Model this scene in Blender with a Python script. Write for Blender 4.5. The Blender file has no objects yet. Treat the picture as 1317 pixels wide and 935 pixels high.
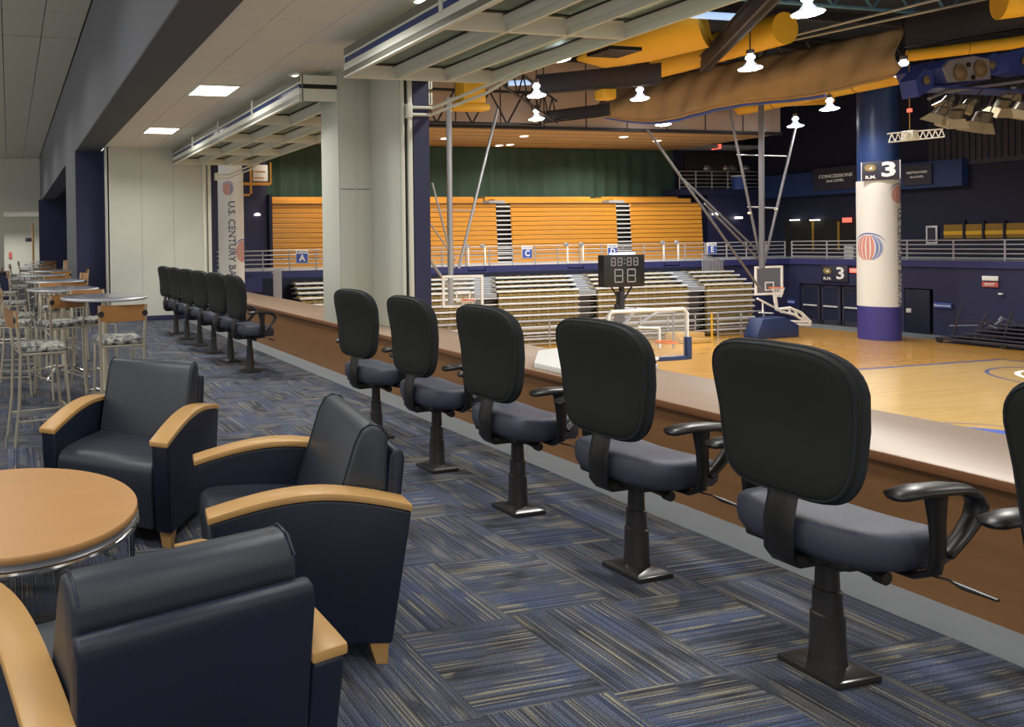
import bpy, bmesh, math, random
from mathutils import Vector, Matrix
random.seed(7)
PI = math.pi
C = bpy.context.scene.collection

# ------------------------------------------------------------------ camera, world, exposure, big lights
CF, CCX, CCY, YAW, PIT, ROL, EYE = 888.16, 205.6, 320.96, .2144277, -.00671178, -.01577286, 1.6
fwd = Vector((math.sin(YAW)*math.cos(PIT), math.cos(YAW)*math.cos(PIT), math.sin(PIT)))
rt = Vector((math.cos(YAW), -math.sin(YAW), 0)); up = rt.cross(fwd)
r2 = rt*math.cos(ROL) + up*math.sin(ROL); u2 = -rt*math.sin(ROL) + up*math.cos(ROL)
cam = bpy.data.objects.new('camera', bpy.data.cameras.new('camera')); C.objects.link(cam)
cm = Matrix((r2, u2, -fwd)).transposed().to_4x4(); cm.translation = (0, 0, EYE)
cam.matrix_world = cm
cam.data.sensor_width = 36; cam.data.lens = CF/1317*36
cam.data.shift_x = (658.5-CCX)/1317; cam.data.shift_y = -(467.5-CCY)/1317
cam.data.clip_start = .05; cam.data.clip_end = 300
bpy.context.scene.camera = cam
def at(u, v, ax, val):
    d = r2*((u-CCX)/CF) - u2*((v-CCY)/CF) + fwd
    o = Vector((0, 0, EYE)); return o + d*((val-o[ax])/d[ax])

world = bpy.data.worlds.new('world'); bpy.context.scene.world = world; world.use_nodes = True
world.node_tree.nodes['Background'].inputs[0].default_value = (1, .96, .88, 1)
world.node_tree.nodes['Background'].inputs[1].default_value = .95
vs = bpy.context.scene.view_settings
vs.view_transform = 'Standard'; vs.look = 'None'; vs.gamma = 1; vs.exposure = 0.0; vs.use_curve_mapping = False

def area(name, loc, sx, sy, power, col=(1, .97, .92), rot=(0, 0, 0)):
    l = bpy.data.lights.new(name, 'AREA'); l.shape = 'RECTANGLE'; l.size = sx; l.size_y = sy
    l.energy = power; l.color = col; l.spread = math.radians(145)
    o = bpy.data.objects.new(name, l); C.objects.link(o); o.location = loc; o.rotation_euler = rot
    return o
# recessed ceiling lights of the lounge (two are in view; the rest carry on behind the camera and over the tables)
for y in (9.02, 12.35): area('ceiling_lamp', (2.72, y, 3.655), .5, .5, 45, (1, .98, .93))
for y in (5.7, 2.4, -1): area('ceiling_lamp', (2.72, y, 3.655), .5, .5, 36, (1, .98, .93))
for y in (-1, 3.5, 8, 12.5, 17, 22, 28): area('ceiling_lamp', (-.8, y, 5.5), 1.0, .9, 60, (1, .97, .9))
area('ceiling_lamp', (-2.6, 1.5, 5.5), 1.2, 1.2, 60, (.95, .97, 1))
# rows of arena high bays continuing over the near half of the court, outside the picture
for x, y in ((9, 5), (16, 2), (23, 6), (30, 9), (16, 10), (30, 0)):
    l = bpy.data.lights.new('high_bay_lamp', 'SPOT'); l.energy = 1500; l.spot_size = 2.7; l.spot_blend = .6; l.shadow_soft_size = .3; l.color = (1, .97, .9)
    o = bpy.data.objects.new('high_bay_lamp', l); C.objects.link(o); o.location = (x, y, 6.9)

# ------------------------------------------------------------------ helpers
def tag(o, label=None, cat=None, group=None, kind=None):
    if label: o['label'] = label
    if cat: o['category'] = cat
    if group: o['group'] = group
    if kind: o['kind'] = kind
    return o
def thing(name, label, cat, loc=(0, 0, 0), rz=0, group=None):
    o = bpy.data.objects.new(name, None); C.objects.link(o); o.empty_display_size = .1
    o.location = loc; o.rotation_euler = (0, 0, rz)
    return tag(o, label, cat, group)
def copy_tree(o, parent=None):
    c = o.copy(); C.objects.link(c); c.parent = parent
    for ch in o.children: copy_tree(ch, c)
    return c

class B:
    def __init__(s): s.m = bmesh.new()
    def _new(s, n0): s.m.verts.ensure_lookup_table(); return s.m.verts[n0:]
    def box(s, x0, x1, y0, y1, z0, z1, bev=0, seg=2, M=None):
        n0 = len(s.m.verts)
        vs_ = [s.m.verts.new((x, y, z)) for z in (z0, z1) for x, y in ((x0, y0), (x1, y0), (x1, y1), (x0, y1))]
        fs = [s.m.faces.new([vs_[i] for i in f]) for f in ((3, 2, 1, 0), (4, 5, 6, 7), (0, 1, 5, 4), (1, 2, 6, 5), (2, 3, 7, 6), (3, 0, 4, 7))]
        if bev:
            es = list({e for f in fs for e in f.edges})
            bmesh.ops.bevel(s.m, geom=es, offset=bev, segments=seg, affect='EDGES', profile=.5)
        if M is not None: bmesh.ops.transform(s.m, matrix=M, verts=s._new(n0))
        return s
    def prism(s, prof, x0, x1, bev=0, seg=2, axes='yz', bevall=True):
        """extrude a closed 2D profile along the remaining axis"""
        def P(a, b, c):
            return {'yz': (c, a, b), 'xz': (a, c, b), 'xy': (a, b, c)}[axes]
        A = [s.m.verts.new(P(a, b, x0)) for a, b in prof]; D = [s.m.verts.new(P(a, b, x1)) for a, b in prof]
        n = len(prof); fs = []
        fs.append(s.m.faces.new(A[::-1])); fs.append(s.m.faces.new(D))
        for i in range(n): fs.append(s.m.faces.new((A[i], A[(i+1) % n], D[(i+1) % n], D[i])))
        bmesh.ops.recalc_face_normals(s.m, faces=fs)
        if bev:
            es = list(set(list(fs[0].edges)+list(fs[1].edges)))
            if bevall: es = list({e for f in fs for e in f.edges if e.calc_face_angle(0) > .5})
            bmesh.ops.bevel(s.m, geom=es, offset=bev, segments=seg, affect='EDGES', profile=.5, clamp_overlap=True)
        return s
    def tube(s, pts, r, n=8, closed=False, flat=1.0, caps=True):
        pts = [Vector(p) for p in pts]; k = len(pts)
        rs = r if isinstance(r, (list, tuple)) else [r]*k
        rings = []; prev = None
        for i, p in enumerate(pts):
            if closed: t = (pts[(i+1) % k]-pts[i-1]).normalized()
            else: t = (pts[min(i+1, k-1)]-pts[max(i-1, 0)]).normalized()
            if prev is None:
                a = Vector((0, 0, 1)) if abs(t.z) < .9 else Vector((0, 1, 0))
                nrm = (a-t*a.dot(t)).normalized()
            else: nrm = (prev-t*prev.dot(t)).normalized()
            prev = nrm; b = t.cross(nrm)
            rings.append([s.m.verts.new(p+(nrm*math.cos(2*PI*j/n)*flat+b*math.sin(2*PI*j/n))*rs[i]) for j in range(n)])
        for i in range(k if closed else k-1):
            A, D = rings[i], rings[(i+1) % k]
            for j in range(n): s.m.faces.new((A[j], A[(j+1) % n], D[(j+1) % n], D[j]))
        if not closed and caps:
            s.m.faces.new(rings[0][::-1]); s.m.faces.new(rings[-1])
        return s
    def lathe(s, prof, cx=0, cy=0, n=24, a0=0, a1=2*PI, cap=True, sx=1, sy=1, rot=0):
        full = abs(a1-a0-2*PI) < 1e-6; m = n if full else n+1
        rings = []
        for r, z in prof:
            ring = []
            for j in range(m):
                a = a0+(a1-a0)*j/n; px, py = r*math.cos(a)*sx, r*math.sin(a)*sy
                ring.append(s.m.verts.new((cx+px*math.cos(rot)-py*math.sin(rot), cy+px*math.sin(rot)+py*math.cos(rot), z)))
            rings.append(ring)
        for A, D in zip(rings, rings[1:]):
            for j in range(n if full else n): s.m.faces.new((A[j], A[(j+1) % m], D[(j+1) % m], D[j]))
        if cap and full:
            s.m.faces.new(rings[0][::-1]); s.m.faces.new(rings[-1])
        return s
    def loft(s, rings, cap=True):
        R = [[s.m.verts.new(p) for p in r] for r in rings]; n = len(R[0])
        for A, D in zip(R, R[1:]):
            for j in range(n): s.m.faces.new((A[j], A[(j+1) % n], D[(j+1) % n], D[j]))
        if cap: s.m.faces.new(R[0][::-1]); s.m.faces.new(R[-1])
        return s
    def grid(s, rows):
        R = [[s.m.verts.new(p) for p in r] for r in rows]
        for A, D in zip(R, R[1:]):
            for j in range(len(A)-1): s.m.faces.new((A[j], A[j+1], D[j+1], D[j]))
        return s
    def poly(s, pts):
        s.m.faces.new([s.m.verts.new(p) for p in pts]); return s
    def mesh(s, name, smooth=40):
        bmesh.ops.recalc_face_normals(s.m, faces=s.m.faces)
        me = bpy.data.meshes.new(name); s.m.to_mesh(me); s.m.free()
        if smooth and len(me.polygons):
            me.polygons.foreach_set('use_smooth', [True]*len(me.polygons)); me.set_sharp_from_angle(angle=math.radians(smooth))
        return me
    def out(s, name, mat, parent=None, label=None, kind=None, smooth=40, cat=None, group=None):
        me = s.mesh(name, smooth); me.materials.append(mat)
        o = bpy.data.objects.new(name, me); C.objects.link(o); o.parent = parent
        return tag(o, label, cat, group, kind)
def inst(name, me, parent=None, loc=(0, 0, 0), rz=0, kind=None):
    o = bpy.data.objects.new(name, me); C.objects.link(o); o.parent = parent; o.location = loc; o.rotation_euler = (0, 0, rz)
    if kind: o['kind'] = kind
    return o
def bar(a, b, r, n=6): return B().tube([a, b], r, n)

# ------------------------------------------------------------------ materials
def mat(name, col, rough=.5, metal=0, emit=0, spec=.5, noise=None, bump=None, coat=0):
    m = bpy.data.materials.new(name); m.use_nodes = True; nt = m.node_tree; p = nt.nodes['Principled BSDF']
    p.inputs['Base Color'].default_value = (*col, 1); p.inputs['Roughness'].default_value = rough
    p.inputs['Metallic'].default_value = metal; p.inputs['Specular IOR Level'].default_value = spec
    if coat: p.inputs['Coat Weight'].default_value = coat; p.inputs['Coat Roughness'].default_value = .15
    if emit: p.inputs['Emission Color'].default_value = (*col, 1); p.inputs['Emission Strength'].default_value = emit
    if noise or bump:
        tc = nt.nodes.new('ShaderNodeTexCoord')
    if noise:
        sc, amt, st = noise   # scale, amount, stretch vector
        mp = nt.nodes.new('ShaderNodeMapping'); mp.inputs['Scale'].default_value = st
        nz = nt.nodes.new('ShaderNodeTexNoise'); nz.inputs['Scale'].default_value = sc; nz.inputs['Detail'].default_value = 5
        mr = nt.nodes.new('ShaderNodeMapRange'); mr.inputs[3].default_value = 1-amt; mr.inputs[4].default_value = 1+amt
        mx = nt.nodes.new('ShaderNodeMix'); mx.data_type = 'RGBA'; mx.blend_type = 'MULTIPLY'; mx.inputs[0].default_value = 1
        mx.inputs[6].default_value = (*col, 1)
        nt.links.new(tc.outputs['Object'], mp.inputs[0]); nt.links.new(mp.outputs[0], nz.inputs['Vector'])
        nt.links.new(nz.outputs[0], mr.inputs[0]); nt.links.new(mr.outputs[0], mx.inputs[7]); nt.links.new(mx.outputs[2], p.inputs['Base Color'])
    if bump:
        sc, st = bump
        nb = nt.nodes.new('ShaderNodeTexNoise'); nb.inputs['Scale'].default_value = sc; nb.inputs['Detail'].default_value = 3
        bp = nt.nodes.new('ShaderNodeBump'); bp.inputs['Strength'].default_value = st; bp.inputs['Distance'].default_value = .01
        nt.links.new(tc.outputs['Object'], nb.inputs['Vector']); nt.links.new(nb.outputs[0], bp.inputs['Height']); nt.links.new(bp.outputs[0], p.inputs['Normal'])
    return m
I1 = (1, 1, 1)
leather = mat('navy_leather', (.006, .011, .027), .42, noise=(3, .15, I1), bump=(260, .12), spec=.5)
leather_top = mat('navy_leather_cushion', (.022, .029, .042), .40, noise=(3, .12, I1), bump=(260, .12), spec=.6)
maple = mat('maple', (.50, .285, .10), .42, noise=(9, .12, (1, .12, 1)), coat=.05)
maple_top = mat('maple_top', (.50, .27, .11), .35, noise=(7, .08, (.3, 1, 1)))
chrome = mat('chrome', (.75, .76, .78), .12, 1)
champagne = mat('brushed_metal', (.56, .51, .40), .32, .55)
steel = mat('galvanised_steel', (.45, .46, .5), .45, .7)
dsteel = mat('dull_grey_steel', (.17, .17, .19), .5, .3)
black_pl = mat('black_plastic', (.012, .012, .013), .38)
black_fab = mat('black_upholstery', (.022, .024, .028), .75, bump=(300, .25), spec=.25)
shell_m = mat('seat_back_shell', (.015, .017, .016), .6, bump=(400, .15), spec=.3)
seat_fab = mat('blue_grey_seat_fabric', (.045, .050, .080), .5, bump=(300, .25), spec=.45)
grey_blk = mat('dark_enamel', (.03, .028, .028), .3)
white_p = mat('cream_wall_paint', (.55, .56, .49), .75, noise=(1.5, .04, I1))
cream = mat('off_white_metal', (.72, .73, .64), .4)
beam_m = mat('charcoal_paint', (.100, .104, .112), .75, noise=(2, .06, I1))
beam_side_m = mat('dark_grey_paint', (.115, .122, .142), .75, noise=(2, .06, I1))
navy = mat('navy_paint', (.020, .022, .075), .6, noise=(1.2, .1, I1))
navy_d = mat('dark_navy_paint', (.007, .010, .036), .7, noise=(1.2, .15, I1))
navy_b = mat('blue_fascia_paint', (.030, .033, .14), .55)
blue_band = mat('royal_blue_band', (.012, .04, .15), .6)
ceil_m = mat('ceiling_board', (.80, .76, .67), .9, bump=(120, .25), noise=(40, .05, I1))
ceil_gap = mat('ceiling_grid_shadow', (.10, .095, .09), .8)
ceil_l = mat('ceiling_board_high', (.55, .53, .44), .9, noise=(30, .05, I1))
lamp_m = mat('light_diffuser', (1, .97, .9), .5, emit=9)
refl_m = mat('lit_glass_reflector', (.8, .84, .95), .4, emit=.8)
up_m = mat('lit_prismatic_glass', (.9, .92, 1), .4, emit=4)
hb_m = mat('high_bay_glow', (1, .98, .95), .5, emit=45)
dot_m = mat('downlight_glow', (1, .95, .8), .5, emit=3.5)
concrete = mat('concrete_strip', (.19, .21, .23), .6, noise=(6, .12, I1))
wood_front = mat('walnut_panel', (.21, .100, .036), .5, noise=(5, .18, (.5, .5, 3)))
wood_top = mat('laminate_ledge', (.33, .235, .175), .40, noise=(6, .1, (2.5, .35, 1)))
wood_trim = mat('ledge_edge', (.20, .085, .035), .4)
bleach_w = mat('varnished_bench_plank', (.60, .265, .034), .4, noise=(4, .12, (.3, 1, 3)))
bleach_gap = mat('bench_gap_shadow', (.08, .035, .01), .8)
gold = mat('gold_seat_plastic', (.30, .22, .075), .5)
dark = mat('dark_void', (.012, .011, .010), .9)
grey_al = mat('aluminium_nosing', (.66, .66, .68), .4, .1)
aisle_m = mat('aisle_grey', (.15, .15, .16), .7)
row_m = mat('row_deck_grey', (.10, .10, .10), .7)
grey_st = mat('grey_step', (.30, .32, .36), .6)
green = mat('green_drape', (.028, .066, .050), .85)
tan = mat('tan_soffit', (.50, .34, .17), .7, noise=(1, .1, (.3, 2, 1)))
pinkish = mat('beige_bulkhead', (.60, .48, .42), .8, noise=(.6, .15, I1))
yellow = mat('yellow_duct', (.80, .46, .03), .55)
sheet_m = mat('tan_divider_curtain', (.34, .23, .12), .75, noise=(1.5, .25, (1, .3, 2)), bump=(3, .6))
roof_m = mat('dark_roof_deck', (.010, .022, .045), .8)
girder_m = mat('dark_girder', (.030, .026, .034), .6)
truss_m = mat('dark_truss', (.022, .022, .028), .5)
rail_m = mat('grey_rail', (.40, .40, .44), .4, .3)
white_m = mat('white_print', (.88, .88, .88), .6)
banner_m = mat('white_banner', (.74, .74, .72), .5)
purple = mat('purple_pad', (.045, .040, .23), .5)
col_blue = mat('column_blue', (.018, .045, .16), .35)
pale_red = mat('faded_red_print', (.60, .24, .20), .6); pale_blue = mat('faded_blue_print', (.16, .22, .48), .6)
red_m = mat('red_print', (.55, .12, .10), .6)
blue_m = mat('blue_print', (.05, .10, .42), .6)
text_m = mat('navy_print', (.07, .08, .20), .6)
sign_m = mat('dark_sign', (.030, .030, .055), .5)
exit_m = mat('exit_red', (.9, .12, .08), .5, emit=1.6)
glow_w = mat('lit_sign_white', (.8, .85, 1), .5, emit=1.0)
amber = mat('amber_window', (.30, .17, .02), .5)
orange = mat('rim_orange', (.80, .20, .06), .4)
net_m = mat('white_net', (.7, .7, .7), .8)
pad_blue = mat('blue_goal_padding', (.020, .040, .13), .5)
lamp_metal = mat('lamp_housing', (.6, .6, .62), .25, .9)
spk_blue = mat('speaker_blue', (.03, .05, .24), .45)
spk_grey = mat('speaker_grille', (.20, .19, .22), .6)
spk_cone = mat('speaker_horn', (.16, .11, .06), .5)
seat_pat = mat('stool_fabric', (.24, .25, .24), .8)
nt = seat_pat.node_tree; tc = nt.nodes.new('ShaderNodeTexCoord'); nz = nt.nodes.new('ShaderNodeTexNoise'); nz.inputs['Scale'].default_value = 22
cr = nt.nodes.new('ShaderNodeValToRGB'); cr.color_ramp.elements[0].position = .42; cr.color_ramp.elements[0].color = (.05, .055, .07, 1)
cr.color_ramp.elements[1].position = .58; cr.color_ramp.elements[1].color = (.38, .38, .33, 1)
nt.links.new(tc.outputs['Object'], nz.inputs['Vector']); nt.links.new(nz.outputs[0], cr.inputs[0]); nt.links.new(cr.outputs[0], nt.nodes['Principled BSDF'].inputs['Base Color'])
glass_m = mat('window_glass', (.55, .68, .64), .08); g = glass_m.node_tree.nodes['Principled BSDF']; g.inputs['Transmission Weight'].default_value = .75; g.inputs['IOR'].default_value = 1.1
bglass = mat('board_glass', (.8, .85, .9), .1); bglass.node_tree.nodes['Principled BSDF'].inputs['Alpha'].default_value = .09
groove_m = mat('olive_grey_extrusion', (.17, .165, .14), .4)
blue_strip = mat('blue_glass_reflection', (.03, .06, .19), .15)

def carpet_mat():
    m = bpy.data.materials.new('striped_carpet'); m.use_nodes = True; nt = m.node_tree; L = nt.links.new; p = nt.nodes['Principled BSDF']
    N = nt.nodes.new
    tc = N('ShaderNodeTexCoord'); oi = N('ShaderNodeObjectInfo')
    ml = N('ShaderNodeMath'); ml.operation = 'MULTIPLY'; ml.inputs[1].default_value = 57
    L(oi.outputs['Random'], ml.inputs[0]); cb = N('ShaderNodeCombineXYZ'); L(ml.outputs[0], cb.inputs[0]); L(ml.outputs[0], cb.inputs[1])
    ad = N('ShaderNodeVectorMath'); ad.operation = 'ADD'; L(tc.outputs['Object'], ad.inputs[0]); L(cb.outputs[0], ad.inputs[1])
    def noise(scx, scy, sc=1, det=2):
        mp = N('ShaderNodeMapping'); mp.inputs['Scale'].default_value = (scx, scy, 1); L(ad.outputs[0], mp.inputs[0])
        n = N('ShaderNodeTexNoise'); n.inputs['Scale'].default_value = sc; n.inputs['Detail'].default_value = det; n.inputs['Roughness'].default_value = .6
        L(mp.outputs[0], n.inputs['Vector']); return n
    base = noise(2.0, 5.5, 1, 2)      # big blotches: blue / charcoal
    r1 = N('ShaderNodeValToRGB'); e = r1.color_ramp.elements
    e[0].position = .36; e[0].color = (.040, .042, .052, 1); e[1].position = .64; e[1].color = (.060, .074, .125, 1)
    x = e.new(.47); x.color = (.068, .074, .098, 1)
    L(base.outputs[0], r1.inputs[0])
    st = noise(1.1, 125, 1, 0)         # thin stripes along local x
    r2_ = N('ShaderNodeValToRGB'); e = r2_.color_ramp.elements; e[0].position = .54; e[0].color = (0, 0, 0, 1); e[1].position = .60; e[1].color = (1, 1, 1, 1)
    L(st.outputs[0], r2_.inputs[0])
    mk = noise(3.4, 7, 1, 1)
    r3 = N('ShaderNodeValToRGB'); e = r3.color_ramp.elements; e[0].position = .48; e[0].color = (0, 0, 0, 1); e[1].position = .53; e[1].color = (1, 1, 1, 1)
    L(mk.outputs[0], r3.inputs[0])
    mm = N('ShaderNodeMath'); mm.operation = 'MULTIPLY'; L(r2_.outputs[0], mm.inputs[0]); L(r3.outputs[0], mm.inputs[1])
    mx = N('ShaderNodeMix'); mx.data_type = 'RGBA'; L(mm.outputs[0], mx.inputs[0]); L(r1.outputs[0], mx.inputs[6]); mx.inputs[7].default_value = (.18, .165, .125, 1)
    d = noise(.5, 115, 1, 0); r4 = N('ShaderNodeMapRange'); r4.inputs[1].default_value = .35; r4.inputs[2].default_value = .6; r4.inputs[3].default_value = .62; r4.inputs[4].default_value = 1.3
    L(d.outputs[0], r4.inputs[0])
    my = N('ShaderNodeMix'); my.data_type = 'RGBA'; my.blend_type = 'MULTIPLY'; my.inputs[0].default_value = 1; L(mx.outputs[2], my.inputs[6]); L(r4.outputs[0], my.inputs[7])
    f = noise(160, 160, 1, 1); r5 = N('ShaderNodeMapRange'); r5.inputs[3].default_value = .2; r5.inputs[4].default_value = 1.8; L(f.outputs[0], r5.inputs[0])
    mz = N('ShaderNodeMix'); mz.data_type = 'RGBA'; mz.blend_type = 'MULTIPLY'; mz.inputs[0].default_value = 1; L(my.outputs[2], mz.inputs[6]); L(r5.outputs[0], mz.inputs[7])
    L(mz.outputs[2], p.inputs['Base Color']); p.inputs['Roughness'].default_value = .95; p.inputs['Specular IOR Level'].default_value = .15
    bp = N('ShaderNodeBump'); bp.inputs['Strength'].default_value = .5; bp.inputs['Distance'].default_value = .004; L(f.outputs[0], bp.inputs['Height']); L(bp.outputs[0], p.inputs['Normal'])
    return m
carpet = carpet_mat()
def court_mat(name, c0, c1):
    m = bpy.data.materials.new(name); m.use_nodes = True; nt = m.node_tree; L = nt.links.new; p = nt.nodes['Principled BSDF']; N = nt.nodes.new
    tc = N('ShaderNodeTexCoord'); br = N('ShaderNodeTexBrick'); mp = N('ShaderNodeMapping'); L(tc.outputs['Object'], mp.inputs[0]); L(mp.outputs[0], br.inputs['Vector'])
    br.inputs['Scale'].default_value = 1; br.inputs['Brick Width'].default_value = 1.8; br.inputs['Row Height'].default_value = .12; br.inputs['Mortar Size'].default_value = .002
    br.inputs['Color1'].default_value = (*c0, 1); br.inputs['Color2'].default_value = (*c1, 1); br.inputs['Mortar'].default_value = (c0[0]*.7, c0[1]*.7, c0[2]*.7, 1)
    L(br.outputs[0], p.inputs['Base Color']); p.inputs['Roughness'].default_value = .22; p.inputs['Coat Weight'].default_value = .3; p.inputs['Coat Roughness'].default_value = .08
    return m
court_in = court_mat('court_maple', (.70, .47, .18), (.64, .41, .15))
court_out = court_mat('court_stained', (.60, .32, .07), (.54, .28, .06))

def text(name, s, size, mtl, parent, mapf, align='CENTER', thick=.004, bold=0, sx=1, label=None, kind=None):
    """flat lettering as mesh; mapf(x, y, depth) -> 3D point"""
    cu = bpy.data.curves.new('tmp_text', 'FONT'); cu.body = s; cu.size = size; cu.align_x = align; cu.align_y = 'CENTER'; cu.resolution_u = 2; cu.offset = bold
    cu.extrude = thick
    ob = bpy.data.objects.new('tmp_text', cu)
    C.objects.link(ob); dg = bpy.context.evaluated_depsgraph_get(); dg.update()
    me = bpy.data.meshes.new_from_object(ob.evaluated_get(dg)); bpy.data.objects.remove(ob); bpy.data.curves.remove(cu)
    for v in me.vertices: v.co = mapf(v.co.x*sx, v.co.y, v.co.z)
    me.materials.clear(); me.materials.append(mtl); me.name = name
    o = bpy.data.objects.new(name, me); C.objects.link(o); o.parent = parent
    return tag(o, label, None, None, kind)
def plane_map(o, r, u):
    o, r, u = Vector(o), Vector(r).normalized(), Vector(u).normalized(); n = r.cross(u)
    return lambda x, y, z: o + r*x + u*y + n*z
faceY = lambda x, y, z: plane_map((x, y, z), (1, 0, 0), (0, 0, 1))        # seen from -Y
faceX = lambda x, y, z: plane_map((x, y, z), (0, -1, 0), (0, 0, 1))       # seen from -X

# ------------------------------------------------------------------ LOUNGE SHELL
T = .52
fl = B().box(-6, 4.0, -4, 36, -.16, -.02).out('floor', carpet, kind='structure')
tile_b = B().box(-T/2, T/2, -T/2, T/2, -.02, 0, 0).mesh('carpet_tile', 0); tile_b.materials.append(carpet)
for i in range(8):
    for j in range(-3, 25):
        rz = (PI/2 if (i+j) % 2 else 0) + (PI if random.random() < .5 else 0)
        inst('carpet_tile', tile_b, fl, (1.525-4*T+T/2+i*T, 2.03+T/2*.98+j*.51, (i+j)%2*.0004), rz)
for m_ in (1,): 
    B().box(-6, 1.525-4*T, -4, 36, -.02, -.002).out('carpet_field', carpet, fl)
    B().box(1.525-4*T, 3.605, 14.76, 36, -.02, -.002).out('carpet_field', carpet, fl)
    B().box(1.525-4*T, 3.605, -4, .5, -.02, -.002).out('carpet_field', carpet, fl)
B().box(3.605, 3.92, -4, 14.6, -.02, .002).out('concrete_strip', concrete, fl)
tag(fl, 'patterned blue, grey and tan carpet tiles covering the lounge floor')

# far wall of the lounge, with the jamb that takes the last window
wf = B().box(2.02, 4.10, 14.4, 14.75, 0, 3.75).out('wall_far', white_p, kind='structure')
B().box(4.12, 4.50, 14.72, 14.9, .61, 6.4).out('navy_wall_edge', navy, wf)
B().box(4.10, 4.16, 14.36, 14.6, .55, 3.7, .008).out('jamb', cream, wf)
B().box(4.17, 4.30, 14.42, 14.7, .55, 3.7, .008).out('jamb', cream, wf)
B().box(4.20, 4.215, 14.405, 14.43, .6, 3.6).out('jamb_track', grey_blk, wf)
for xx in (2.75, 3.45): B().box(xx, xx+.004, 14.397, 14.402, .12, 3.68).out('wall_joint', ceil_gap, wf)
B().box(2.02, 3.92, 14.37, 14.4, 0, .10, .004).out('baseboard_far', navy, kind='structure')

# deep beam with its piers
bm_ = B().box(1.445, 1.99, -4, 34.5, 3.69, 5.85).out('trim_1', beam_side_m, kind='structure')
tag(bm_, 'deep charcoal beam running the length of the lounge ceiling')
B().box(1.45, 1.985, -4, 15.2, 3.675, 3.695).out('soffit', beam_m, bm_)
pier = B().box(1.435, 2.03, 15.2, 17.7, 0, 3.7).out('wall_pier', beam_side_m, kind='structure'); tag(pier, 'grey and navy pier under the deep beam')
B().box(1.445, 2.04, 15.185, 15.2, 0, 3.69).out('navy_face', navy, pier)
B().box(2.03, 2.06, 14.4, 15.2, 0, 3.69).out('navy_return', navy, pier)
wl = B().box(1.3, 4.5, 31.0, 31.3, 0, 3.69).out('wall_back_right', navy, kind='structure')
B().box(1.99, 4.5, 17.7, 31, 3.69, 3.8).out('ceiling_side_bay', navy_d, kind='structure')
B().box(4.4, 4.5, 15.2, 31, 0, 3.69).out('wall_side_bay', navy, kind='structure')
# high left ceiling and the far end wall with its lit doorway
Yw = 32.7
dl, dr, dt = at(5, 300, 1, Yw).x, at(50.5, 300, 1, Yw).x, at(20, 272, 1, Yw).z
we = B().box(-6, dl, Yw, Yw+.25, 0, 5.7).box(dl, dr, Yw, Yw+.25, dt, 5.7).box(dr, 1.5, Yw, Yw+.25, 0, 5.7).out('wall_back', white_p, kind='structure')
B().box(-2.5, 3.5, 38.8, 39, 0, 3.6).out('wall_corridor', white_p, kind='structure')
B().box(-2.5, 3.5, Yw+.25, 39, dt+.02, dt+.1).out('ceiling_corridor', ceil_m, kind='structure')
B().box(-2.5, 3.5, Yw+.25, 39, -.16, -.001).out('floor_corridor', carpet, kind='structure')
B().box(dr-.3, dr-.22, Yw+.6, Yw+1.6, 0, 2.75, .01).out('door_1', maple, kind='structure', label='wooden door standing in the far lit corridor')
ep = thing('exit_plate', 'small red fire alarm plate on the far corridor wall', 'alarm', (.05, 38.78, 1.15)); B().box(-.09, .09, -.03, 0, -.18, .18, .01).out('plate', red_m, ep)
rp = thing('room_plate', 'small dark plate on the corridor wall near the wooden door', 'sign', (1.05, 38.78, 2.0)); B().box(-.18, .18, -.03, 0, -.1, .1, .01).out('plate', sign_m, rp)
area('corridor_lamp', (.2, 36, dt-.05), 1.2, 1.2, 160, (1, .95, .88))
lw = B().box(-4, at(12, 380, 1, 17).x, 17, 17.15, 0, .96).out('wall_low_left', navy, kind='structure'); B().box(-4, at(12, 380, 1, 17).x+.02, 16.97, 17.18, .96, 1.02, .01).out('wall_cap', grey_blk, lw)

hc = B().box(-6, 1.5, -4, 33, 5.74, 5.85).out('ceiling_high', ceil_gap, kind='structure')
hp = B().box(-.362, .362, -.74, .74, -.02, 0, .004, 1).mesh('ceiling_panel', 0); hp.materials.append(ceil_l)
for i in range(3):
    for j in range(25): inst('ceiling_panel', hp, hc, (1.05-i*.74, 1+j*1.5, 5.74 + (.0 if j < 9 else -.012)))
# low right ceiling with real panels and two recessed lights
rc = B().box(1.99, 4.75, -4, 14.75, 3.70, 3.78).out('ceiling_low', ceil_gap, kind='structure')
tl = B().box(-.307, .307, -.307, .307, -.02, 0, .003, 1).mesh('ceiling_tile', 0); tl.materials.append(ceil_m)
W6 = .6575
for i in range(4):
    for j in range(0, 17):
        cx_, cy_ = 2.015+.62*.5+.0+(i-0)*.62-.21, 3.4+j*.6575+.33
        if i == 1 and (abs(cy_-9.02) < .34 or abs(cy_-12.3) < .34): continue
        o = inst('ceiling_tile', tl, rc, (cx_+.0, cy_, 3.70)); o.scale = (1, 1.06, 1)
for k, cy_ in enumerate([3.4+8*.6575+.33, 3.4+13*.6575+.33]):
    t = thing('ceiling_light', ['square recessed ceiling light nearer the camera beside the beam', 'square recessed ceiling light farther off near the end wall'][k], 'light', (2.735, cy_, 3.69), 0, 'recessed ceiling lights')
    fr = B()
    for a in ((-.30, .30, -.325, -.29), (-.30, .30, .29, .325), (-.30, -.27, -.29, .29), (.27, .30, -.29, .29)): fr.box(*a, -.02, 0)
    fr.out('frame', cream, t); B().box(-.27, .27, -.29, .29, -.008, 0).out('diffuser', lamp_m, t)
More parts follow.
